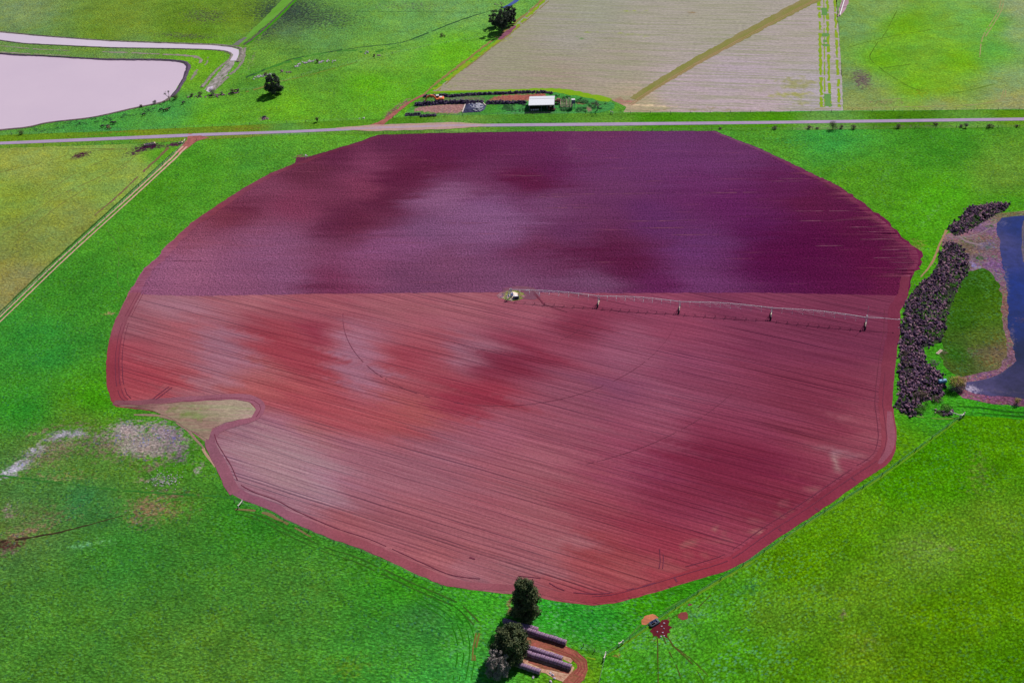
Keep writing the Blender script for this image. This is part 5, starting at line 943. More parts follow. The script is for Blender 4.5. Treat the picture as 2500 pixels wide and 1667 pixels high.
# ---- centre pivot irrigator
M_galv = mat_plain('galvanised_pipe', (235, 220, 240), 0.45, 0.0, 0.06, albedo=(0.52, 0.48, 0.55), spec=0.4)
M_tyre = mat_plain('black_rubber', (40, 36, 46), 0.85, albedo=(0.025, 0.022, 0.03), var=0.1)
M_cream = mat_plain('cream_painted_beam', (250, 230, 190), 0.5, albedo=(0.75, 0.64, 0.46), var=0.08)
M_white = mat_plain('white_paint', (240, 238, 244), 0.5, albedo=(0.62, 0.6, 0.64), var=0.05)
def irrigator():
    root = empty('centre_pivot_irrigator', (PIV.x, PIV.y, 0)); O = Vector((PIV.x, PIV.y, 0)); HP = 3.75
    stations = [Vector((0, 0))] + [t - PIV for t in TW]
    pt = MB()
    for sx, sy in ((-1, -1), (1, -1), (1, 1), (-1, 1)): pt.tube([(sx * 1.3, sy * 1.3, 0), (sx * .25, sy * .25, HP)], .09, 5)
    for z, q in ((.1, 1.27), (1.3, .95), (2.5, .6)):
        c = [(-q, -q, z), (q, -q, z), (q, q, z), (-q, q, z)]
        for i in range(4): pt.tube([c[i], c[(i + 1) % 4]], .05, 4)
    pt.tube([(0, 0, 0), (0, 0, HP + .35)], .14, 8); pt.tube([(0, 0, HP + .3), (.7, 0, HP + .3)], .13, 6)
    pt.build('pivot_tower', M_galv, root)
    cb = MB(); cb.box((-.75, -.9, 1.5), (.45, .3, .7)); cb.build('control_box', mat_plain('blue_panel', (60, 140, 220), .5, albedo=(.06, .28, .62)), root)
    for i in range(4):
        a, b = stations[i], stations[i + 1]; L = (b - a).length; d = (b - a) / L; nn = Vector((-d.y, d.x)); K = 9
        pts = [Vector((*(a.lerp(b, k / K)), HP + 0.75 * math.sin(math.pi * k / K))) for k in range(K + 1)]
        mb = MB(); mb.tube(pts, .09, 6); mb.build('span_pipe', M_galv, root)
        tr = MB(); low = []
        for k in range(1, K):
            p = pts[k]; dz = -1.15 * math.sin(math.pi * k / K) - .25
            q1 = p + Vector((*(nn * .75), dz)); q2 = p + Vector((*(-nn * .75), dz)); low.append((q1, q2))
            tr.tube([p, q1], .045, 4); tr.tube([p, q2], .045, 4); tr.tube([q1, q2], .04, 4)
        for s in (0, 1):
            ch = [pts[0] + Vector((0, 0, -.2))] + [l[s] for l in low] + [pts[-1] + Vector((0, 0, -.2))]
            tr.tube(ch, .03, 4)
            for k in range(1, len(low)): tr.tube([pts[k], low[k][s]], .02, 3)
        tr.build('truss', M_galv, root)
        for k in range(1, K):
            p = pts[k]; dm = MB(); dm.tube([p + Vector((0, 0, .1)), p + Vector((*(-nn * .55), .18)), p + Vector((*(-nn * .62), -.5)), p + Vector((*(-nn * .62), -1.55))], .045, 5)
            dm.box(p + Vector((*(-nn * .62), -1.65)), (.16, .16, .16)); dm.build('sprinkler_drop', M_galv, root)
        # drive tower at station b: A-frame across the pipe, base beam with two wheels along the travel direction
        tb = empty('drive_tower', (b.x, b.y, 0), math.atan2(nn.y, nn.x)); tb.parent = root
        fr = MB()
        for s in (-1, 1):
            for o in (-.35, .35): fr.tube([(s * 1.75, 0, .75), (0, o, HP)], .07, 5)
            fr.tube([(s * .9, 0, 2.2), (-s * .02, 0, 2.2)], .04, 4)
        fr.tube([(0, 0, HP - .1), (0, 0, HP + .45)], .1, 5); fr.build('tower_frame', M_galv, tb)
        bm_ = MB(); bm_.box((0, 0, .78), (3.9, .26, .26)); bm_.box((0, .05, .98), (.55, .35, .3)); bm_.build('base_beam', M_cream, tb)
        for s in (-1, 1):
            wh = MB(); wh.tube([(s * 1.95, -.17, .62), (s * 1.95, -.1, .62), (s * 1.95, .1, .62), (s * 1.95, .17, .62)], [.52, .62, .62, .52], 18); wh.sm = False
            wo_ = wh.build('wheel', M_tyre, tb)
    bx = MB(); tw = stations[4]; bx.box((tw.x, tw.y, HP + .55), (.4, .4, .5)); bx.build('tower_box', M_white, root)
    mast = MB(); mast.tube([(tw.x, tw.y, HP), (tw.x + .05, tw.y, HP + 4.6)], .06, 5); mast.build('mast', M_galv, root)
    tip = TIP - PIV; oh = MB(); oh.tube([(tw.x, tw.y, HP), (*(tw.lerp(tip, .5)), HP + .1), (tip.x, tip.y, HP - .1)], [.1, .08, .07], 6)
    oh.tube([(tw.x, tw.y, HP + .9), (*(tw.lerp(tip, .6)), HP + .1)], .025, 3); oh.box((tip.x, tip.y, HP), (.3, .3, .3)); oh.build('overhang', M_galv, root)
    return tag(root, 'long white centre pivot irrigator on four wheeled towers crossing the red field', 'irrigator')
irrigator()
def slab():
    mb = MB(); pts = [G(*p) for p in ((1246.5, 723), (1248, 714.5), (1254, 713.5), (1265, 717.5), (1259, 724), (1251, 726))]
    n = len(pts); mb.add([(x, y, Z5) for x, y in pts] + [(x, y, Z5 + .18) for x, y in pts], [tuple(range(n))[::-1], tuple(range(n, 2 * n))] + [(i, (i + 1) % n, n + (i + 1) % n, n + i) for i in range(n)])
    o = mb.build('concrete_slab', mat_plain('pale_concrete', (240, 205, 190), .9, albedo=(.72, .56, .48), var=.12)); bpy.context.view_layer.update()
    tag(o, 'pale concrete slab beside the pivot point in the middle of the red field', 'slab')
slab()
M_timber = mat_plain('pinkish_timber', (220, 170, 160), .85, albedo=(.5, .36, .32), var=.25)
def planks(px, py, ang, lab):
    mb = MB()
    for k in range(3): mb.box((k * .35 - .35, 0, .12), (.2, 3.0, .12), rz=0)
    for s in (-1, 1): mb.box((0, s * 1.1, .05), (1.1, .12, .1))
    tag(mb.build('timber_pallet', M_timber, None, at(px, py, Z5), R(ang)), lab, 'timber')
planks(1243, 724, -35, 'pale timber boards lying left of the slab at the pivot point'); planks(1251, 730, -30, 'pale timber boards lying in front of the slab at the pivot point')
planks(2293, 860, -48, 'weathered timber boards lying on the marsh grass behind the rock heap')
def pump():
    root = empty('pump_unit', at(1260, 728.5, Z5)); mb = MB(); mb.box((0, 0, .55), (2.1, 1.0, 1.0)); mb.box((0, 0, .04), (2.4, 1.2, .08)); mb.build('housing', mat_plain('dark_navy_housing', (30, 30, 60), .6, albedo=(.03, .03, .07)), root)
    m2 = MB(); m2.box((-.1, .05, 1.1), (1.7, .9, .1)); m2.cyl((-.5, 0, 1.1), (-.5, 0, 1.5), .09, 8); m2.build('lid', M_white, root)
    tag(root, 'dark pump unit with a white lid beside the slab at the pivot point', 'pump')
pump()
def drum(px, py, r0, h, rgb, lab, name='drum', cat='drum', lie=None):
    root = empty(name, at(px, py, Z5)); mb = MB()
    if lie is None:
        mb.tube([(0, 0, 0), (0, 0, .05), (0, 0, h * .33), (0, 0, h * .36), (0, 0, h * .66), (0, 0, h * .69), (0, 0, h)], [r0, r0, r0, r0 * 1.05, r0 * 1.05, r0, r0 * .97], 18)
        md = MB(); md.cyl((0, 0, h + .002), (0, 0, h + .06), r0 * .3, 10)
    else:
        a = Vector((math.cos(lie), math.sin(lie), 0)) * h / 2; mb.tube([-a + Vector((0, 0, r0)), -a * .9 + Vector((0, 0, r0)), a * .9 + Vector((0, 0, r0)), a + Vector((0, 0, r0))], [r0 * .8, r0, r0, r0 * .8], 16)
        md = MB(); md.cyl((0, 0, 2 * r0 - .03), (0, 0, 2 * r0 + .08), r0 * .3, 8)
    mb.build('barrel', mat_plain(name + '_skin', rgb, .5, var=.1), root); md.build('cap', M_tyre, root); return tag(root, lab, cat)
drum(1251, 722, .42, 1.0, (40, 130, 240), 'bright blue drum standing on the concrete slab at the pivot point')
drum(2300, 935, .7, 2.6, (110, 170, 220), 'pale blue tank lying beside the golden bush on the rock heap', 'tank', 'tank', .1)

# second irrigation pipe, far field
def pipeline():
    root = empty('irrigation_pipe', at(2050, 40)); a = Vector(G(2050, 40)); b = Vector(G(2066, -14)); d = b - a; mb = MB()
    mb.tube([(0, 0, .6), (*(d * .5), .65), (d.x, d.y, .6)], .3, 8); mb.build('pipe', M_white, root)
    for k in range(9):
        q = d * (k / 8); m2 = MB(); m2.box((q.x, q.y, .17), (.7, .3, .34)); m2.build('support', M_galv, root)
    tag(root, 'straight white pipe on low supports over a bare muddy scar at the top edge', 'pipe')
pipeline()

# ---- round bales
M_bale = NT('weathered_purple_grey_hay', 0.95, 0.1)
_tc = M_bale.n('ShaderNodeTexCoord').outputs['Object']
_mp = M_bale.n('ShaderNodeMapping'); M_bale.t.links.new(_tc, _mp.inputs[0]); _mp.inputs['Scale'].default_value = (9, 1.2, 1.2)
_nz = M_bale.noise(1, 4, .7, _mp.outputs[0]); M_bale.bump(_nz, .8, .08)
M_bale = M_bale.done(M_bale.mix(M_bale.rng(_nz, .35, .65), C(112, 78, 116), C(196, 166, 196)))
M_baleend = mat_plain('tan_hay_end', (236, 190, 140), .95, albedo=(.55, .38, .22), rgb2=(150, 110, 90), scale=3)
def bale_meshes():
    out = []
    for v in range(3):
        ends_ = []; r_ = random.Random(50 + v); L, r0, n = 1.2, .74, 22; bm = bmesh.new(); rings = []
        xs = [-.6, -.56, -.42, -.2, 0, .2, .42, .56, .6]; rs = [.60, .69, .73, .75, .745, .75, .73, .69, .60]
        for x, rr in zip(xs, rs):
            rings.append([bm.verts.new((x, math.cos(t) * rr * (1 + r_.uniform(-.02, .02)), math.sin(t) * rr * (1 + r_.uniform(-.02, .02)) * (.97) + .72)) for t in [2 * math.pi * k / n for k in range(n)]])
        for a, b in zip(rings, rings[1:]):
            for k in range(n): bm.faces.new((a[k], b[k], b[(k + 1) % n], a[(k + 1) % n]))
        bmesh.ops.recalc_face_normals(bm, faces=bm.faces); me = bpy.data.meshes.new('wrap'); bm.to_mesh(me); bm.free(); me.materials.append(M_bale)
        for s in (-1, 1):
          e = MB(); e.add([(s * .598, math.cos(t) * .6, math.sin(t) * .58 + .72) for t in [2 * math.pi * k / n for k in range(n)]] + [(s * .57, 0, .72)], [(k, (k + 1) % n, n) if s > 0 else ((k + 1) % n, k, n) for k in range(n)])
          em = e.mesh('bale_end'); em.materials.append(M_baleend); ends_.append(em)
        out.append((me, ends_))
    return out
BM = bale_meshes(); nb = 0
rows_b = [((1228, 1518), (1314, 1541.5), 'first row from the top of the hay yard'), ((1262, 1534), (1383, 1573), 'long second row of the hay yard'),
          ((1283, 1583), (1374, 1612), 'third row of the hay yard'), ((1271, 1593), (1396, 1632), 'longest fourth row of the hay yard'),
          ((1265, 1603), (1279.5, 1607.5), 'short fifth row behind the trees'), ((1254, 1610), (1266, 1613.5), 'short sixth row behind the trees'), ((1246, 1619), (1320, 1644), 'lowest row of the hay yard')]
for p0, p1, desc in rows_b:
    a, b = Vector(G(*p0)), Vector(G(*p1)); L = (b - a).length; n = max(1, round(L / 1.24)); d = (b - a) / L; ang = math.atan2(d.y, d.x)
    for k in range(n):
        q = a + d * (L - 1.24 * (k + .5)); q += Vector((-d.y, d.x)) * rnd.uniform(-.08, .08)
        root = empty('round_bale', (q.x, q.y, Z3), ang + rnd.uniform(-.03, .03)); mw, me_ = BM[nb % 3]; nb += 1
        w_ = link('wrap', mw, None, root); [link('bale_end', q_, None, root) for q_ in me_]
        where = 'ending the ' if k == 0 else 'in the '
        if n == 2 and k == 1: where = 'left in the '
        tag(root, 'grey-purple round hay bale ' + where + desc, 'hay bale', 'round hay bales in rows')

# ---- shed
M_roof = NT('white_corrugated_roof', .45, .4); _g = M_roof.sep(M_roof.n('ShaderNodeTexCoord').outputs['Object'])
M_roof.bump(M_roof.math('SINE', M_roof.math('MULTIPLY', _g[0], 26.0)), .5, .05)
M_roof = M_roof.done(M_roof.scale(M_roof.n('ShaderNodeRGB').outputs[0], 1)) 
for nd in M_roof.node_tree.nodes:
    if nd.type == 'RGB': nd.outputs[0].default_value = (.50, .52, .60, 1)
M_steel = mat_plain('dull_steel_wall', (120, 120, 160), .6, albedo=(.14, .14, .2), var=.1)
M_rust = mat_plain('rusty_red_machine', (150, 60, 56), .7, albedo=(.26, .07, .06), rgb2=(120, 60, 70), scale=3)
M_dk = mat_plain('dark_machine_metal', (40, 36, 50), .6, albedo=(.03, .03, .045))
fl, fr_ = Vector(G(1292.5, 272.2)), Vector(G(1352.5, 270.8)); SD = (fr_ - fl); SL = SD.length; SD /= SL; SN = Vector((-SD.y, SD.x)); SW = 9.3; EH = 3.4; RH = 4.4
SANG = math.atan2(SD.y, SD.x)
def shed():
    root = empty('hay_shed', (fl.x, fl.y, 0), SANG); L = SL; o = .25
    rf = MB(); t = .08
    for (y0, z0, y1, z1) in ((-o, EH - .05, SW / 2, RH), (SW / 2, RH, SW + o, EH - .05)):
        rf.add([(-o, y0, z0), (L + o, y0, z0), (L + o, y1, z1), (-o, y1, z1), (-o, y0, z0 - t), (L + o, y0, z0 - t), (L + o, y1, z1 - t), (-o, y1, z1 - t)], [(0, 1, 2, 3), (7, 6, 5, 4), (0, 4, 5, 1), (1, 5, 6, 2), (2, 6, 7, 3), (3, 7, 4, 0)])
    rf.build('roof', M_roof, root)
    rc = MB(); rc.box((L / 2, SW / 2, RH + .03), (L + 2 * o + .04, .34, .05)); rc.build('ridge_cap', M_white, root)
    gt = MB(); gt.box((L / 2, -o - .08, EH - .17), (L + 2 * o, .14, .14)); gt.build('gutter', M_white, root)
    for k in range(4):
        x = (.1, L * .49, L * .73, L - .1)[k]; p = MB(); p.box((x, .05, EH / 2 - .08), (.18, .18, EH - .16)); p.build('post', M_steel, root)
    bw = MB(); bw.box((L / 2, SW - .05, EH / 2 - .1), (L - .1, .08, EH - .2)); bw.build('back_wall', M_steel, root)
    for x in (.0, L):
        w = MB(); w.add([(x - .04, .2, 0), (x - .04, SW - .1, 0), (x - .04, SW - .1, EH - .15), (x - .04, SW / 2, RH - .15), (x - .04, .2, EH - .15), (x + .04, .2, 0), (x + .04, SW - .1, 0), (x + .04, SW - .1, EH - .15), (x + .04, SW / 2, RH - .15), (x + .04, .2, EH - .15)],
                        [(0, 1, 2, 3, 4), (9, 8, 7, 6, 5), (0, 5, 6, 1), (1, 6, 7, 2), (2, 7, 8, 3), (3, 8, 9, 4), (4, 9, 5, 0)])
        w.build('side_wall', M_steel, root)
    tag(root, 'open-fronted farm shed with a white corrugated gable roof beside the road', 'shed')
shed()
def shp(x, y, z=Z3): q = fl + SD * x + SN * y; return Vector((q.x, q.y, z))
def implement(x, y, rz, lab, L=4.2):
    root = empty('hay_rake', shp(x, y), SANG + rz); f = MB()
    for yy in (-.6, .6): f.box((0, yy, .7), (L, .1, .12))
    for k in range(6): f.box((-L / 2 + .2 + k * (L - .4) / 5, 0, .7), (.08, 1.3, .08))
    f.box((L / 2 + .5, 0, .55), (1.2, .1, .1)); f.build('frame', M_rust, root)
    for sx in (-1, 1):
        for sy in (-1, 1):
            w = MB(); w.cyl((sx * L * .32, sy * .75, .38), (sx * L * .32, sy * .93, .38), .38, 16); w.build('wheel', M_tyre, root)
    for k in range(4):
        t = MB(); t.tube([(-L / 2 + .5 + k * L / 4, -.95, .5), (-L / 2 + .5 + k * L / 4, -.9, .5)], .42, 14); t.build('tine_wheel', M_galv, root)
    tag(root, lab, 'farm machine')
implement(2.6, 1.3, 0.05, 'red hay rake parked under the left bay of the white-roofed shed')
def tractor(pos, rz, lab, body=M_rust, k=1.0):
    root = empty('tractor', pos, rz)
    def S(*v): return tuple(a * k for a in v)
    b = MB(); b.box(S(.95, 0, 1.05), S(1.7, .75, .75)); b.box(S(.9, 0, 1.46), S(1.5, .6, .1), taper=.8); b.box(S(-.3, 0, .95), S(1.2, .9, .6)); b.cyl(S(1.2, .2, 1.4), S(1.2, .2, 2.1), .06 * k, 8)
    for s in (-1, 1): b.box(S(-.75, s * .78, 1.55), S(1.3, .45, .12))
    b.build('body', body, root)
    c = MB(); c.box(S(-.55, 0, 2.32), S(1.5, 1.3, .1))
    for sx in (-1, 1):
        for sy in (-1, 1): c.box(S(-.55 + sx * .65, sy * .58, 1.75), S(.08, .08, 1.1))
    c.build('cab', body, root)
    se = MB(); se.box(S(-.7, 0, 1.35), S(.5, .5, .15)); se.box(S(-.95, 0, 1.6), S(.1, .5, .45)); se.build('seat', M_dk, root)
    for s in (-1, 1):
        for x, r0, w in ((-.75, .78, .42), (1.45, .46, .26)):
            wh = MB(); wh.tube([S(x, s * .85, r0), S(x, s * (.85 + w), r0)], r0 * k, 18); o = wh.build('rear_wheel' if x < 0 else 'front_wheel', M_tyre, root)
            h = MB(); h.tube([S(x, s * (.85 + w) , r0), S(x, s * (.87 + w), r0)], r0 * .5 * k, 12); h.build('rim', M_cream, o)
    tag(root, lab, 'tractor')
tractor(at(1360.5, 252.0), SANG + 2.9, 'dark red tractor parked against the right end of the shed')
tractor(shp(9.6, 1.4), SANG - 1.5, 'red tractor standing under the right bay of the shed', k=.9)
def seed_tank():
    root = empty('seed_bin', at(1344.8, 266.4)); mb = MB(); mb.sm = True; vs, fs = blob(random.Random(3), (.95, .95, .85), 2, .02); mb.add([v + Vector((0, 0, 2.0)) for v in vs], fs); mb.build('bin', M_cream, root)
    for a in range(4):
        l = MB(); t = a * math.pi / 2 + .8; l.tube([(math.cos(t) * .95, math.sin(t) * .95, 0), (math.cos(t) * .7, math.sin(t) * .7, 1.5)], .06, 5); l.build('leg', M_dk, root)
    tag(root, 'round cream bin on dark legs at the front right corner of the shed', 'bin')
seed_tank()
def cart(px, py, lab):
    root = empty('small_trailer', at(px, py, Z3), .2); b = MB(); b.box((0, 0, .65), (2.0, 1.2, .12)); b.box((0, .58, .85), (2.0, .05, .35)); b.box((0, -.58, .85), (2.0, .05, .35)); b.box((-.98, 0, .85), (.05, 1.2, .35)); b.box((1.5, 0, .55), (1.2, .08, .08)); b.build('tray', M_rust, root)
    for s in (-1, 1): w = MB(); w.cyl((0, s * .66, .35), (0, s * .84, .35), .35, 14); w.build('wheel', M_tyre, root)
    tag(root, lab, 'trailer')
cart(1352, 270.5, 'small red trailer in the weeds at the front right of the shed')
def tank_stand():
    root = empty('water_tank', at(1400, 264.3)); 
    b = MB(); b.box((0, 0, 3.6), (1.6, 1.5, 1.9)); b.build('tank', mat_plain('slate_blue_tank', (96, 100, 150), .5, albedo=(.10, .11, .2)), root)
    e = MB(); e.box((.86, 0, 3.6), (.1, 1.5, 1.8)); e.box((0, 0, 4.58), (1.7, 1.6, .06)); e.build('panel', mat_plain('pale_tank_panel', (210, 200, 210), .5, albedo=(.5, .48, .52)), root)
    for sx in (-1, 1):
        for sy in (-1, 1): l = MB(); l.box((sx * .72, sy * .68, 1.32), (.12, .12, 2.64)); l.build('leg', M_steel, root)
    fm = MB(); fm.box((0, 0, 1.3), (1.5, .06, .06)); fm.box((0, 0, 2.55), (1.7, 1.6, .08)); fm.build('platform', M_steel, root)
    tag(root, 'slate blue square tank raised on four legs right of the shed', 'water tank')
tank_stand()
def pole():
    root = empty('pole', at(1390, 263.5)); p = MB(); p.tube([(0, 0, 0), (0, 0, 5.0)], [.13, .09], 8); p.build('post', M_bone, root)
    h = MB(); h.box((0, 0, 4.75), (.35, .35, .6)); h.build('box', M_white, root); tag(root, 'slim pole with a white box on top beside the blue tank', 'pole')
pole()
def yards():
    root = empty('cattle_yard', at(1368, 262)); ax = Vector(G(1398, 261)) - Vector(G(1368, 262)); L = ax.length; d = ax / L; n_ = Vector((-d.y, d.x)); root.rotation_euler = (0, 0, math.atan2(d.y, d.x))
    W_ = 6.0
    for j, yy in enumerate((0, .8, 3.0, W_)):
        r = MB()
        for z in (.45, .85, 1.25): r.box((L / 2, yy, z), (L, .07, .14))
        r.build('rail', M_timber, root)
        for k in range(5): p = MB(); p.box((k * L / 4, yy + .09, .75), (.16, .12, 1.5)); p.build('post', M_timber, root)
    for xx in (0, L * .5, L):
        r = MB()
        for z in (.45, .85, 1.25): r.box((xx + .12, W_ / 2 + .4, z), (.07, W_ - .9, .13))
        r.build('end_rail', M_timber, root)
    f = MB(); f.box((L / 2, .4, .06), (L - .3, .6, .06)); f.build('boards', M_timber, root)
    tag(root, 'weathered pinkish timber cattle yard between the shed and the blue tank', 'cattle yard')
yards()

# ---- excavator, side on, boom to the left
def excavator():
    M_or = mat_plain('orange_paint', (225, 90, 50), .5, albedo=(.62, .16, .05), var=.12)
    root = empty('excavator', at(1071.5, 249.5), R(180 - 3)); root.scale = (1.1, 1.1, 1.1) # local +x points left in the picture
    for s in (-1, 1):
        t = MB(); prof = [(-1.9, .35), (-1.6, .05), (1.6, .05), (1.9, .35), (1.6, .82), (-1.6, .82)]
        vs = [(x, s * 1.15 - .28, z) for x, z in prof] + [(x, s * 1.15 + .28, z) for x, z in prof]
        t.add(vs, [tuple(range(6))[::-1], tuple(range(6, 12))] + [(i, (i + 1) % 6, 6 + (i + 1) % 6, 6 + i) for i in range(6)]); t.build('track', M_dk, root)
    b = MB(); b.box((0, 0, .75), (1.6, 1.8, .5)); b.build('undercarriage', M_dk, root)
    h = MB(); h.box((-.35, 0, 1.55), (2.9, 2.5, 1.0)); h.box((-.9, .35, 2.15), (1.5, 1.5, .25), taper=.9); h.build('house', M_or, root)
    cw = MB(); cw.tube([(-1.9, -1.2, 1.6), (-1.9, 1.2, 1.6)], .62, 12); cw.build('counterweight', M_or, root)
    wt = MB(); wt.box((-1.1, -.4, 2.34), (1.2, 1.1, .12)); wt.build('engine_cover', M_white, root)
    c = MB(); c.box((.45, -.72, 2.25), (1.3, .95, 1.3), taper=.92); c.build('cab_glass', mat_plain('cab_glass_dark', (70, 80, 110), .15, albedo=(.05, .06, .09), spec=.6), root)
    cr = MB(); cr.box((.45, -.72, 2.98), (1.35, 1.0, .1)); cr.build('cab_roof', M_white, root)
    bo = MB(); P_ = [(1.0, .3, 1.7), (2.2, .3, 3.2), (3.6, .3, 3.6), (5.2, .3, 2.8)]; bo.tube(P_, [.42, .5, .48, .34], 6); bo.build('boom', M_or, root)
    st = MB(); st.tube([(4.9, .3, 3.2), (5.6, .3, 2.1), (5.9, .3, .9)], [.3, .36, .24], 6); st.build('stick', M_or, root)
    hy = MB(); hy.tube([(1.6, -.3, 1.5), (3.0, -.3, 3.0)], .08, 6); hy.tube([(1.6, .9, 1.5), (3.0, .9, 3.0)], .08, 6); hy.tube([(3.4, .3, 4.15), (5.0, .3, 3.6)], .08, 6); hy.build('hydraulic_ram', M_galv, root)
    bu = MB(); pr = [(5.8, 1.0), (6.7, 1.15), (7.0, .55), (6.5, .08), (5.9, .12), (6.3, .6)]
    bu.add([(x, -.85, z) for x, z in pr] + [(x, .25, z) for x, z in pr], [(0, 1, 5), (1, 2, 5), (2, 3, 5), (3, 4, 5), (11, 7, 6), (11, 8, 7), (11, 9, 8), (11, 10, 9)] + [(i, i + 1, 7 + i, 6 + i) for i in range(4)]); bu.build('bucket', mat_plain('worn_bucket_steel', (90, 50, 60), .6, albedo=(.09, .045, .05)), root)
    tag(root, 'orange tracked excavator with its bucket lowered between two dark stone walls', 'excavator')
excavator()

# ---- dark stone walls round the yard
M_basalt = mat_plain('dark_basalt', (48, 36, 84), .85, albedo=(.030, .024, .055), rgb2=(110, 84, 130), scale=1.1, var=.4)
M_rock = mat_plain('purple_field_rock', (110, 80, 124), .9, albedo=(.12, .068, .125), rgb2=(176, 124, 146), scale=.8, var=.4)
M_rockp = mat_plain('pink_highlight_rock', (200, 150, 160), .9, albedo=(.36, .22, .24), var=.3)  # pinkish sun highlights of the heap, put into the colour of some rocks
M_rockd = mat_plain('shaded_purple_rock', (90, 60, 110), .9, albedo=(.042, .026, .062), rgb2=(100, 64, 100), scale=.8, var=.4)  # darker copy of the rock: shade of backlit faces put into the albedo
M_pale = mat_plain('pale_field_stone', (200, 180, 200), .9, albedo=(.40, .34, .42), var=.3)
def stone_wall(pts, w, h, lab, seed, dens=5.0):
    r_ = random.Random(seed); g = smooth_path([G(*p) for p in pts], .5); mb = MB()
    for i, p in enumerate(g):
        d = (g[min(len(g) - 1, i + 1)] - g[max(0, i - 1)]).normalized(); nr = Vector((-d.y, d.x))
        for _ in range(int(dens * 1.4)):
            q = r_.uniform(-1, 1); z = 1.2 * h * (1 - abs(q) ** 1.4) * r_.uniform(.15, 1.0); s = r_.uniform(.28, .55)
            vs, fs = blob(r_, (s, s * r_.uniform(.7, 1), s * r_.uniform(.6, 1.1)), 1, .25)
            c = Vector((p.x, p.y, 0)) + Vector((*(nr * q * w / 2), z)) + Vector((r_.uniform(-.3, .3), r_.uniform(-.3, .3), 0))
            mb.add([v + c for v in vs], fs)
    o = mb.build('stone_wall', M_basalt); tag(o, lab, 'stone wall', 'dark stone walls of the yard')
stone_wall([(1036, 236.5), (1060, 236), (1082, 234.5), (1100, 236), (1146, 232.5), (1197, 230.5), (1240, 229), (1280, 227), (1305, 226.5)], 1.7, 1.0, 'longest dark stone wall along the stubble edge behind the excavator', 1)
stone_wall([(1311, 227.5), (1326, 226), (1338, 228), (1348, 229.5)], 1.5, 1.0, 'short dark stone wall behind the white shed roof', 2)
stone_wall([(1015, 258), (1040, 256), (1069, 253.5), (1100, 252), (1133, 251.5), (1150, 253), (1178, 252.5)], 2.3, 1.5, 'thick dark stone wall in front of the excavator', 3, 7)
stone_wall([(1188, 253), (1210, 252.5), (1235, 253), (1262, 252), (1282, 254)], 2.1, 1.3, 'dark stone wall left of the shed, in line with the silage cover', 4, 6)
stone_wall([(991, 281.5), (1008, 281.5), (1025, 280.5)], 1.8, .9, 'short dark stone wall nearest the yard entrance', 5, 5)
stone_wall([(1028, 285), (1045, 284), (1063, 283)], 1.5, .9, 'short dark stone wall on the verge below the bare pad', 6, 5)
# silage cover and its weights
def cover():
    poly = [G(*p) for p in ((1134, 256.5), (1150, 254.5), (1176, 253.5), (1186, 261), (1182, 269), (1172, 274), (1150, 275.5), (1129, 276.5), (1132, 268), (1136, 262))]
    pa = np.array(densify(poly, .8)); x0, y0 = pa.min(0); x1, y1 = pa.max(0); gx_, gy_ = np.meshgrid(np.arange(x0, x1, .7), np.arange(y0, y1, .7)); gx_, gy_ = gx_.ravel(), gy_.ravel(); k = pip(gx_, gy_, pa)
    co = [Vector(p) for p in pa] + [Vector((a, b)) for a, b in zip(gx_[k], gy_[k])]; n = len(pa)
    vs, es, fs, *_ = delaunay_2d_cdt(co, [(i, (i + 1) % n) for i in range(n)], [], 1, 1e-4)
    v = np.array([(p.x, p.y) for p in vs]); d = sdist(v[:, 0], v[:, 1], pa); hz = Z4 + np.minimum(1, d / 2.2) * 1.1 + np.array([mnoise.noise(Vector((a * .8, b * .8, 0))) for a, b in v]) * .15 * np.minimum(1, d)
    me = bpy.data.meshes.new('silage_cover'); me.from_pydata(np.column_stack([v, hz]).tolist(), [], [list(f) for f in fs]); me.update()
    if me.polygons[0].normal.z < 0: me.flip_normals()
    tag(link('silage_cover', me, mat_plain('dark_plastic_sheet', (58, 62, 110), .8, albedo=(.04, .045, .10), var=.5, scale=1.5, spec=.1)), 'dark blue-grey plastic silage cover held down by pale tyres', 'silage cover')
    t = bmesh.new(); r1, r2 = .27, .10
    rings = [[t.verts.new(((r1 + r2 * math.cos(b)) * math.cos(a), (r1 + r2 * math.cos(b)) * math.sin(a), r2 * math.sin(b) + r2)) for b in [2 * math.pi * j / 5 for j in range(5)]] for a in [2 * math.pi * i / 10 for i in range(10)]]
    for i in range(10):
        for j in range(5): t.faces.new((rings[i][j], rings[(i + 1) % 10][j], rings[(i + 1) % 10][(j + 1) % 5], rings[i][(j + 1) % 5]))
    tm = bpy.data.meshes.new('tyre'); t.to_mesh(tm); t.free(); tm.materials.append(mat_plain('pale_dusty_tyre', (220, 215, 235), .8, albedo=(.55, .54, .62)))
    r_ = random.Random(9); c = 0
    for i in r_.sample(range(len(v)), len(v)):
        px, py = P(v[i][0], v[i][1])
        if d[i] > .5 and r_.random() < (.06 + .6 * np.exp(-((px - 1172) / 11) ** 2)):
            o = link('tyre', tm, None, None, (v[i][0], v[i][1], hz[i]), 0); tag(o, 'pale tyre weighing down the dark silage cover', 'tyre', 'tyres on the silage cover'); c += 1
            if c >= 85: break
cover()
M_concr = mat_plain('pale_concrete_edge', (225, 200, 200), .9, albedo=(.55, .46, .46))
def curb(a, b, lab):
    p, q = at(*a), at(*b); d = q - p; mb = MB(); mb.box((0, 0, .25), (d.length, .35, .5)); mb.box((0, .04, .52), (d.length * .98, .25, .06)); tag(mb.build('concrete_wall', M_concr, None, (p + q) / 2 + Vector((0, 0, Z4)), math.atan2(d.y, d.x)), lab, 'low wall')
curb((1177, 251), (1187, 260.5), 'low concrete wall along the right side of the silage cover')
curb((1136, 257), (1129, 276), 'low concrete wall along the left side of the silage cover')

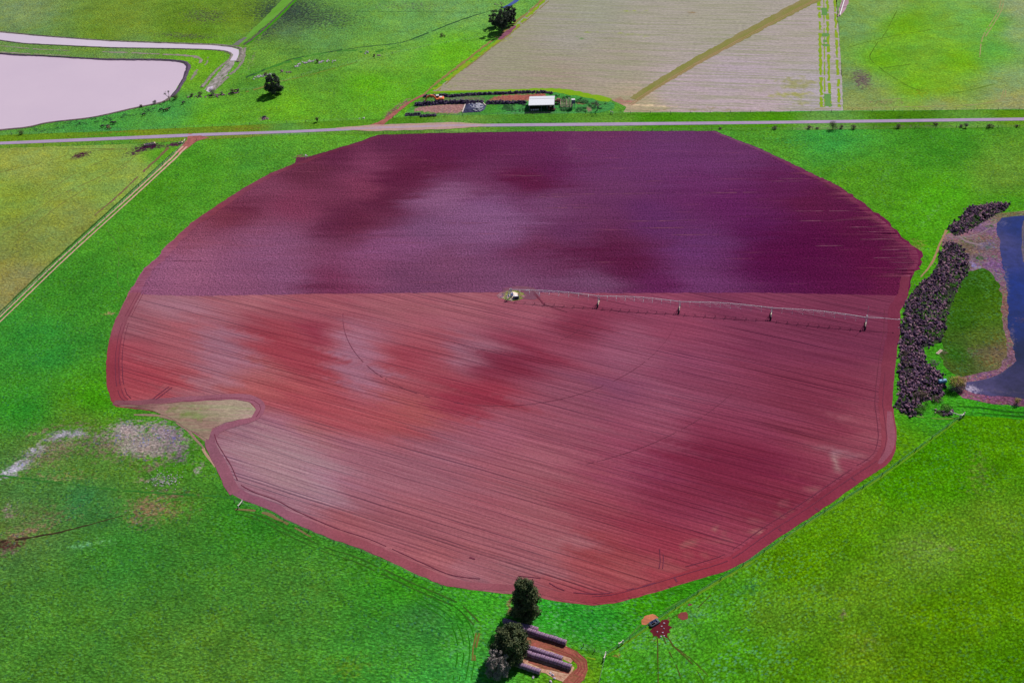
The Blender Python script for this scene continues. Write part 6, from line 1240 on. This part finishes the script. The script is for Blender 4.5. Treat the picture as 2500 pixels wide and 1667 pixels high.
# ---- rock heap by the blue pond
def rock_mesh(i):
    r_ = random.Random(300 + i); vs, fs = blob(r_, (.5, .5 * r_.uniform(.6, 1), .5 * r_.uniform(.5, .9)), 1, .42, 1.6)
    mb = MB(); mb.add(vs, fs); me = mb.mesh('boulder'); me.materials.append(M_rockp if i == 4 else (M_rock if i % 2 else M_rockd)); return me
RM = [rock_mesh(i) for i in range(9)]
cand = []
for rk, dens, hm in ((RK1, 2.9, .9), (RK2, 3.0, 1.1), (RK3, 2.4, .5)):
    poly = [G(*p) for p in rk]; pa = np.array(poly); x0, y0 = pa.min(0); x1, y1 = pa.max(0); n = int((x1 - x0) * (y1 - y0) * dens)
    xs = _nr.uniform(x0, x1, n); ys = _nr.uniform(y0, y1, n); k = pip(xs, ys, pa); xs, ys = xs[k], ys[k]; d = sdist(xs, ys, pa)
    px, py = P(xs, ys)
    for x, y, dd, u, v in zip(xs, ys, d, px, py):
        thin = mnoise.noise(Vector((x * .16, y * .16, 3))) * .6
        if rk is RK1:                                   # grass shows through on the pond side
            left = np.interp(v, [590, 640, 700, 760, 850, 1020], [2304, 2290, 2236, 2206, 2198, 2190]); rgt = np.interp(v, [590, 640, 700, 760, 850, 930, 1020], [2345, 2366, 2344, 2316, 2280, 2305, 2250])
            t = (u - left) / max(8, rgt - left)
            if 700 < v < 850 and rnd.random() < max(0, (t - .42)) * 1.05 + thin: continue
            if v > 960 and rnd.random() < .35 + thin: continue
            if v < 700 and rnd.random() < .12 + thin * .5: continue
        elif thin > .28: continue
        cand.append((float(x) + rnd.gauss(0, .45), float(y) + rnd.gauss(0, .6), float(min(1, dd / 3) * hm * .8 + rnd.uniform(-.05, .3)), rnd.choice((.5, .6, .7, .8, .9, 1.1, 1.4)) * (1.0 if v > 750 else .95)))
cand.sort(key=lambda c: -c[3] / (c[1] + 100)); mbst = [MB(), MB(), MB()]
for i, (x, y, z, s) in enumerate(cand):
    me = RM[i % 9]; rot = (rnd.uniform(-.4, .4), rnd.uniform(-.4, .4), rnd.uniform(0, 6.28))
    if i < 300:
        o = link('boulder', me, None, None, (x, y, z)); o.scale = (s, s, s); o.rotation_euler = rot
        tag(o, 'purple-grey boulder lying in the long rock heap between the red field and the blue pond', 'boulder', 'boulders of the rock heap')
    else:
        from mathutils import Euler
        mt = Matrix.Translation((x, y, z)) @ Euler(rot).to_matrix().to_4x4() @ Matrix.Scale(s, 4)
        mbst[2 if i % 9 == 4 else (0 if i % 9 % 2 else 1)].add([mt @ vv.co for vv in me.vertices], [tuple(f.vertices) for f in me.polygons])
ms = MB(); ms.add(mbst[0].v, mbst[0].f); k0 = len(ms.f); ms.add(mbst[1].v, mbst[1].f); k1 = len(ms.f); ms.add(mbst[2].v, mbst[2].f)
rs = ms.build('rock_heap', M_rock); rs.data.materials.append(M_rockd); rs.data.materials.append(M_rockp)
for i in range(k0, len(ms.f)): rs.data.polygons[i].material_index = 1 if i < k1 else 2
tag(rs, 'the smaller rocks of the long purple rock heap', 'rocks', kind='stuff')
# grass tufts coming through the heap
def tufts(name, poly_px, n, mat, h, label, seed, test=None):
    poly = np.array([G(*p) for p in poly_px]); r_ = random.Random(seed); (x0, y0), (x1, y1) = poly.min(0), poly.max(0); cl = []
    while len(cl) < n:
        x, y = r_.uniform(x0, x1), r_.uniform(y0, y1)
        if pip(np.array([x]), np.array([y]), poly)[0] and mnoise.noise(Vector((x * .2, y * .2, seed))) > -.05: cl.append((x, y, h, r_.uniform(.35, .8), .6))
        elif r_.random() < .001: cl.append((x, y, h, .4, .6))
    o = link(name, crown(r_, cl, n * 34, .26), mat); tag(o, label, 'grass', kind='stuff')
M_tuft = leafmat('bright_tuft_grass', (.05, .20, .012), (.10, .28, .02), .5)
tufts('grass', [(2262, 720), (2300, 700), (2340, 690), (2320, 740), (2306, 800), (2290, 830), (2240, 800), (2240, 760)], 190, M_tuft, .8, 'bright grass growing through the rock heap', 5)
tufts('grass', [(2310, 640), (2350, 620), (2364, 660), (2330, 690)], 50, M_tuft, .7, 'bright grass among the upper rocks', 6)
tufts('grass', [(2230, 1000), (2260, 985), (2300, 985), (2340, 1000), (2280, 1012), (2250, 1014)], 70, M_tuft, .5, 'green grass at the foot of the rock heap', 7)
tufts('grass', [(2330, 552), (2390, 520), (2400, 536), (2350, 566)], 26, M_tuft, .9, 'green grass on the upper rock heap', 8)
# weeds in the yard
M_weed = leafmat('tall_yard_weeds', (.03, .14, .04), (.10, .28, .10), .6)
tufts('weeds', [(1352, 232), (1420, 240), (1450, 246), (1440, 256), (1360, 246)], 150, M_weed, .3, 'tall green weeds behind the cattle yard', 11)
tufts('weeds', [(1362, 263), (1430, 262), (1436, 274), (1370, 275)], 130, M_weed, .25, 'tall green weeds in front of the blue tank', 12)
tufts('weeds', [(1230, 258), (1285, 256), (1278, 273), (1225, 273)], 110, M_weed, .2, 'lush weeds at the left of the shed', 13)
tufts('weeds', [(1432, 252), (1480, 250), (1484, 268), (1446, 266)], 90, M_weed, .25, 'lush weeds round the dead tree', 14)
tufts('weeds', [(70, 313), (200, 292), (330, 270), (400, 256), (380, 272), (240, 300), (90, 324)], 210, M_weed, .15, 'coarse weeds along the lower pond shore', 15)

# ---- loose stones in lines
def stones(pts, n, spread, lab, mat, seed, smin=.3, smax=.7):
    r_ = random.Random(seed); g = smooth_path([G(*p) for p in pts], .5)
    ms_ = []
    for i in range(4):
        vs, fs = blob(r_, (.5, .42, .34), 1, .28); mb = MB(); mb.add(vs, fs); me = mb.mesh('stone'); me.materials.append(mat); ms_.append(me)
    for i in range(n):
        p = r_.choice(g); s = r_.uniform(smin, smax) * 1.7; o = link('stone', ms_[i % 4], None, None, (p.x + r_.gauss(0, spread), p.y + r_.gauss(0, spread * 1.4), Z2 + .08)); o.scale = (s, s, s); o.rotation_euler = (0, 0, r_.uniform(0, 6.3))
        tag(o, lab, 'stone', lab)
stones([(722, 166), (735, 158), (752, 152), (765, 149)], 44, .8, 'pale stone in the row below the creek, left of the small olive bush', M_pale, 1)
stones([(778, 153), (795, 150), (816, 151)], 26, .6, 'pale stone in the row below the creek, right of the small olive bush', M_pale, 2)
stones([(622, 192), (635, 188), (650, 184), (662, 182)], 34, .8, 'pale stone above and left of the lone tree', M_pale, 3)
stones([(683, 177), (690, 176), (705, 177)], 14, .6, 'grey stone above the lone tree', M_rock, 4)
stones([(892, 130), (897, 129), (900, 131)], 8, .5, 'pale stone by the creek, left of the tiny bush', M_pale, 5)
stones([(920, 137), (926, 136)], 6, .4, 'grey stone beside the tiny bush', M_rock, 6)
stones([(455, 238), (500, 236), (530, 234), (560, 230), (580, 226)], 60, .6, 'dark or pale stone of the old stone line below the canal', M_rock, 7)
stones([(641, 289), (648, 288), (645, 292)], 14, .6, 'purple stone of the small heap in the bright paddock', M_rock, 8, .4, .8)
stones([(881, 290), (887, 289)], 3, .3, 'white stone in the bright paddock near the road', M_pale, 9, .4, .7)
stones([(741, 380), (752, 381)], 5, .5, 'cream stone at the upper left rim of the purple field', M_pale, 10, .3, .6)
stones([(1209, 14), (1216, 10), (1222, 16)], 8, .8, 'brown stone beside the pool above the tree clump', M_rock, 12)
stones([(1330, 1650), (1344, 1652), (1364, 1650)], 5, .4, 'pale lump left below the lowest bale row', M_pale, 13, .3, .6)
stones([(1300, 1653), (1303, 1651)], 2, .2, 'small pale lump beside the lowest bale row', M_pale, 14, .3, .5)
stones([(1600, 1545), (1612, 1536), (1625, 1543), (1618, 1550)], 7, .8, 'pale stone on the dark red trampled patch', M_pale, 15, .22, .35)
stones([(380, 1172), (410, 1170), (430, 1168)], 100, 1.7, 'white stone scattered in the wet hollow', M_pale, 17, .12, .28)
stones([(1290, 707.5), (1283, 712)], 2, .1, 'cream block beside the pivot pipe', M_pale, 18, .4, .5)

# ---- cattle
def cow_mesh(seed, graze=True):
    bm = bmesh.new(); 
    V = [(0, 0, 1.05), (.55, 0, 1.08), (.85, 0, 1.15), (1.15, 0, .85 if graze else 1.35), (1.38, 0, .35 if graze else 1.42), (1.58, 0, .14 if graze else 1.3), (-.5, 0, 1.08), (-.78, 0, 1.02), (-.86, 0, .65)]
    E_ = [(0, 1), (1, 2), (2, 3), (3, 4), (4, 5), (0, 6), (6, 7), (7, 8)]; Rr = [.36, .34, .28, .17, .13, .08, .35, .26, .03]
    for (x, par, kx) in ((.62, 1, .04), (-.62, 6, -.12)):
        for s in (-1, 1):
            b = len(V); V += [(x, s * .2, .72), (x + kx, s * .21, .40), (x + (.0 if par == 1 else .02), s * .21, .04)]; E_ += [(par, b), (b, b + 1), (b + 1, b + 2)]; Rr += [.13, .065, .055]
    me = bpy.data.meshes.new('cow'); me.from_pydata(V, E_, []); me.update()
    o = bpy.data.objects.new('tmp', me); col.objects.link(o); sk = o.modifiers.new('s', 'SKIN'); sd_ = me.skin_vertices[0].data if me.skin_vertices else None
    if sd_ is None:
        bpy.context.view_layer.objects.active = o; bpy.context.view_layer.update(); sd_ = me.skin_vertices[0].data if me.skin_vertices else None
    if sd_ is None:
        bm2 = bmesh.new(); bm2.from_mesh(me); ly = bm2.verts.layers.skin.verify()
        for v in bm2.verts: v[ly].radius = (Rr[v.index], Rr[v.index])
        bm2.verts.ensure_lookup_table(); bm2.verts[0][ly].use_root = True; bm2.to_mesh(me); bm2.free()
    else:
        for i, r0 in enumerate(Rr): sd_[i].radius = (r0, r0)
        sd_[0].use_root = True
    ss = o.modifiers.new('u', 'SUBSURF'); ss.levels = 1; ss.render_levels = 1
    dg = bpy.context.evaluated_depsgraph_get(); out = bpy.data.meshes.new_from_object(o.evaluated_get(dg)); bpy.data.objects.remove(o)
    out.name = 'cow'; out.materials.clear(); return out
CM = [cow_mesh(1, True), cow_mesh(2, False)]
M_cowb = mat_plain('black_hide', (30, 26, 34), .7, albedo=(.018, .015, .02)); M_cowr = mat_plain('brown_hide', (110, 60, 50), .7, albedo=(.12, .05, .035)); M_horn = mat_plain('ear_hide', (40, 30, 34), .7, albedo=(.03, .02, .025))
em_ = MB()
for s in (-1, 1): em_.add([(1.2, s * .12, .62), (1.16, s * .34, .60), (1.24, s * .30, .50)], [(0, 1, 2)])
EAR0 = em_.mesh('ears'); EAR0.materials.append(M_horn)
em_ = MB()
for s in (-1, 1): em_.add([(1.2, s * .12, 1.52), (1.12, s * .34, 1.50), (1.2, s * .30, 1.40)], [(0, 1, 2)])
EAR1 = em_.mesh('ears'); EAR1.materials.append(M_horn)
CB = []
for mt in (M_cowb, M_cowr):
    for m0 in CM: c_ = m0.copy(); c_.materials.append(mt); CB.append(c_)
for i, (px, py, rz, kind, lab) in enumerate([
    (448, 254, 60, 0, 'black cow grazing alone below the pond corner'), (394, 271, 40, 0, 'black cow, leftmost of the group below the leafless tree'), (402, 272.5, 30, 0, 'dark cow at the left of the close pair below the leafless tree'),
    (412, 269, 30, 1, 'black cow at the right of the close pair below the leafless tree'), (407, 271.5, 20, 2, 'brown cow between the black pair below the leafless tree'), (351, 283, 45, 0, 'lone black cow halfway between the two groups'), (250, 312, 40, 0, 'black cow, leftmost of the lower group near the road'),
    (263, 311, 70, 1, 'black cow in the middle of the lower group near the road'), (265, 315, 60, 3, 'dark brown cow at the front of the lower group'), (274, 303, 20, 0, 'black cow at the back of the lower group'), (281, 303, 40, 0, 'rightmost black cow of the lower group'), (269, 315.5, 50, 2, 'small brown calf beside the lower group'),
    (516, 238, 0, 0, 'black cow lying apart below the large grey bush'), (568, 231, 10, 0, 'black cow in front of the dark green bush'), (576, 224.5, 10, 2, 'brown cow right of the dark green bush'), (582, 224, 80, 0, 'rightmost black cow on the old stone line')]):
    root = empty('cow', at(px, py, Z1), R(rz + 180 * (i % 3 == 1))); k_ = .62 if 'calf' in lab else 1.0
    link('body', CB[kind], None, root); link('ears', EAR1 if kind % 2 else EAR0, None, root); root.scale = (k_,) * 3
    tag(root, lab, 'cow', 'cattle grazing near the milky pond')
    if 'calf' in lab: root.name = 'calf'

# ---- troughs, gates, fences
def trough(px, py, L, w, rz, mat, lab, round_=False):
    root = empty('water_trough', at(px, py, Z3), R(rz)); mb = MB()
    for s in (-1, 1): mb.box((0, s * (w / 2 - .06), .3), (L, .12, .6)); mb.box((s * (L / 2 - .06), 0, .3), (.12, w - .24, .6))
    mb.box((0, 0, .08), (L - .24, w - .24, .1)); mb.build('tub', mat, root)
    wa = MB(); wa.box((0, 0, .4), (L - .25, w - .25, .04)); wa.build('water', M_blue, root); fl_ = MB(); fl_.box((L / 2 - .3, 0, .62), (.4, w * .7, .08)); fl_.build('float_cover', mat, root)
    tag(root, lab, 'water trough')
trough(1597.5, 1521.5, 2.6, 1.5, 30, mat_plain('dark_teal_trough', (50, 70, 100), .5, albedo=(.05, .08, .12)), 'dark water trough under the fence between two trampled red patches')
trough(1595, 1526, 2.0, .7, 30, M_dk, 'narrow black trough just below the larger dark one on the fence')
trough(366, 353.5, 5.2, 1.4, 12, M_timber, 'long pinkish trough on the dark trampled soil in the left paddock')
trough(442, 350, 1.9, 1.2, 10, M_timber, 'small trough near the white gate of the left paddock')
trough(645, 287.5, 1.6, 1.0, 20, M_dk, 'dark trough on the small stone heap in the bright paddock')
M_post = mat_plain('grey_fence_post', (90, 84, 90), .9, albedo=(.10, .085, .09)); M_postw = mat_plain('pale_fence_post', (215, 205, 200), .8, albedo=(.55, .5, .48)); M_wire = mat_plain('fence_wire', (150, 150, 160), .4, albedo=(.3, .3, .33))
PM = MB(); PM.tube([(0, 0, -.1), (0, 0, 1.25)], [.10, .09], 6); PM = PM.mesh('post'); PM.materials.append(M_post)
def fence(pts, lab, sp=7.0, maxn=95, weeds=None, wpx=0):
    g = [Vector(G(*p)) for p in pts]; seg = [(g[i + 1] - g[i]).length for i in range(len(g) - 1)]; L = sum(seg); n = min(maxn, max(2, int(L / sp)))
    root = empty('wire_fence', (g[0].x, g[0].y, 0)); pos = []
    for k in range(n + 1):
        d = L * k / n; i = 0
        while i < len(seg) - 1 and d > seg[i]: d -= seg[i]; i += 1
        pos.append(g[i].lerp(g[i + 1], min(1, d / seg[i])))
    for p in pos:
        o = link('post', PM, None, root, (p.x - g[0].x + rnd.uniform(-.05, .05), p.y - g[0].y, 0)); o.rotation_euler = (rnd.uniform(-.06, .06), rnd.uniform(-.06, .06), 0)
    w = MB()
    for z in (.35, .75, 1.1): w.tube([(p.x - g[0].x, p.y - g[0].y, z) for p in pos], .012, 3, False)
    w.build('wire', M_wire, root); tag(root, lab, 'fence')
fence([(-40, 810), (0, 771), (150, 633), (300, 494), (410, 391), (437, 366), (450, 352)], 'wire fence with dark posts along the left side of the two sandy ruts', 7)
fence([(-60, 334), (60, 328), (208, 323), (325, 318), (506, 310), (700, 301), (883, 293)], 'wire fence on the far side of the road, below the pond and bright paddock', 9)
fence([(960, 287), (1060, 285), (1300, 279.5), (1430, 278)], 'wire fence on the far side of the road in front of the shed', 8)
fence([(1492, 278), (1900, 275), (2200, 271.5), (2540, 269)], 'wire fence on the far side of the road below the stubble and right pasture', 9)
fence([(-60, 363), (208, 354), (417, 347), (444, 346)], 'wire fence on the near side of the road above the left paddock', 8)
fence([(480, 343), (700, 330), (853, 328), (1060, 325), (1400, 320), (1760, 318), (1900, 318), (2200, 314), (2540, 310)], 'long wire fence between the road and the red field', 9)
fence([(455, 236), (520, 226), (590, 223), (650, 214), (760, 178), (900, 146), (1050, 112), (1180, 92)], 'wire fence between the rough pasture and the bright paddock', 10)
fence([(2352, 1014), (2150, 1163), (1975, 1275), (1830, 1371), (1700, 1450), (1600, 1518), (1521, 1571), (1479, 1600)], 'wire fence along the lower right edge of the red circle', 8)
fence([(1479, 1600), (1463, 1667), (1452, 1720)], 'short wire fence running off the bottom edge near the hay bales', 6)
fence([(1425, 1577), (1450, 1590), (1479, 1600)], 'short wire fence above the hay yard exit', 4)
fence([(573, 1227), (640, 1246), (700, 1274), (800, 1319), (881, 1346), (962, 1383), (1026, 1413), (1080, 1436)], 'wire fence along the lower left edge of the red circle', 9)
def strainer(a, b, lab, z=1.1):
    root = empty('fence_strainer', at(*a)); q = at(*b) - at(*a); r = MB(); r.tube([(0, 0, z), (q.x, q.y, z)], .14, 7); r.build('rail', M_postw, root)
    for t in (0, 1): p = MB(); p.tube([(q.x * t, q.y * t, 0), (q.x * t, q.y * t, 1.45)], .15, 7); p.build('post', M_postw, root)
    tag(root, lab, 'strainer post', 'white strainer rails')
strainer((1479, 1599), (1475, 1612.5), 'white strainer rail at the fence junction near the hay bales')
strainer((1511, 1577.5), (1521, 1570.5), 'white strainer rail up the fence from the junction')
strainer((583, 1241), (593, 1228), 'white strainer rail at the lower left tip of the red field')
strainer((2346, 1021), (2354, 1014.5), 'pale strainer rail where the fence meets the rock heap')
strainer((450, 350), (453, 344.5), 'white gate strainer between the road and the left paddock')
strainer((1491, 277.5), (1496, 279), 'white strainer rail at the road gate by the stubble field')
strainer((2320, 1012), (2344, 1020), 'low weathered strainer rail below the rock heap')
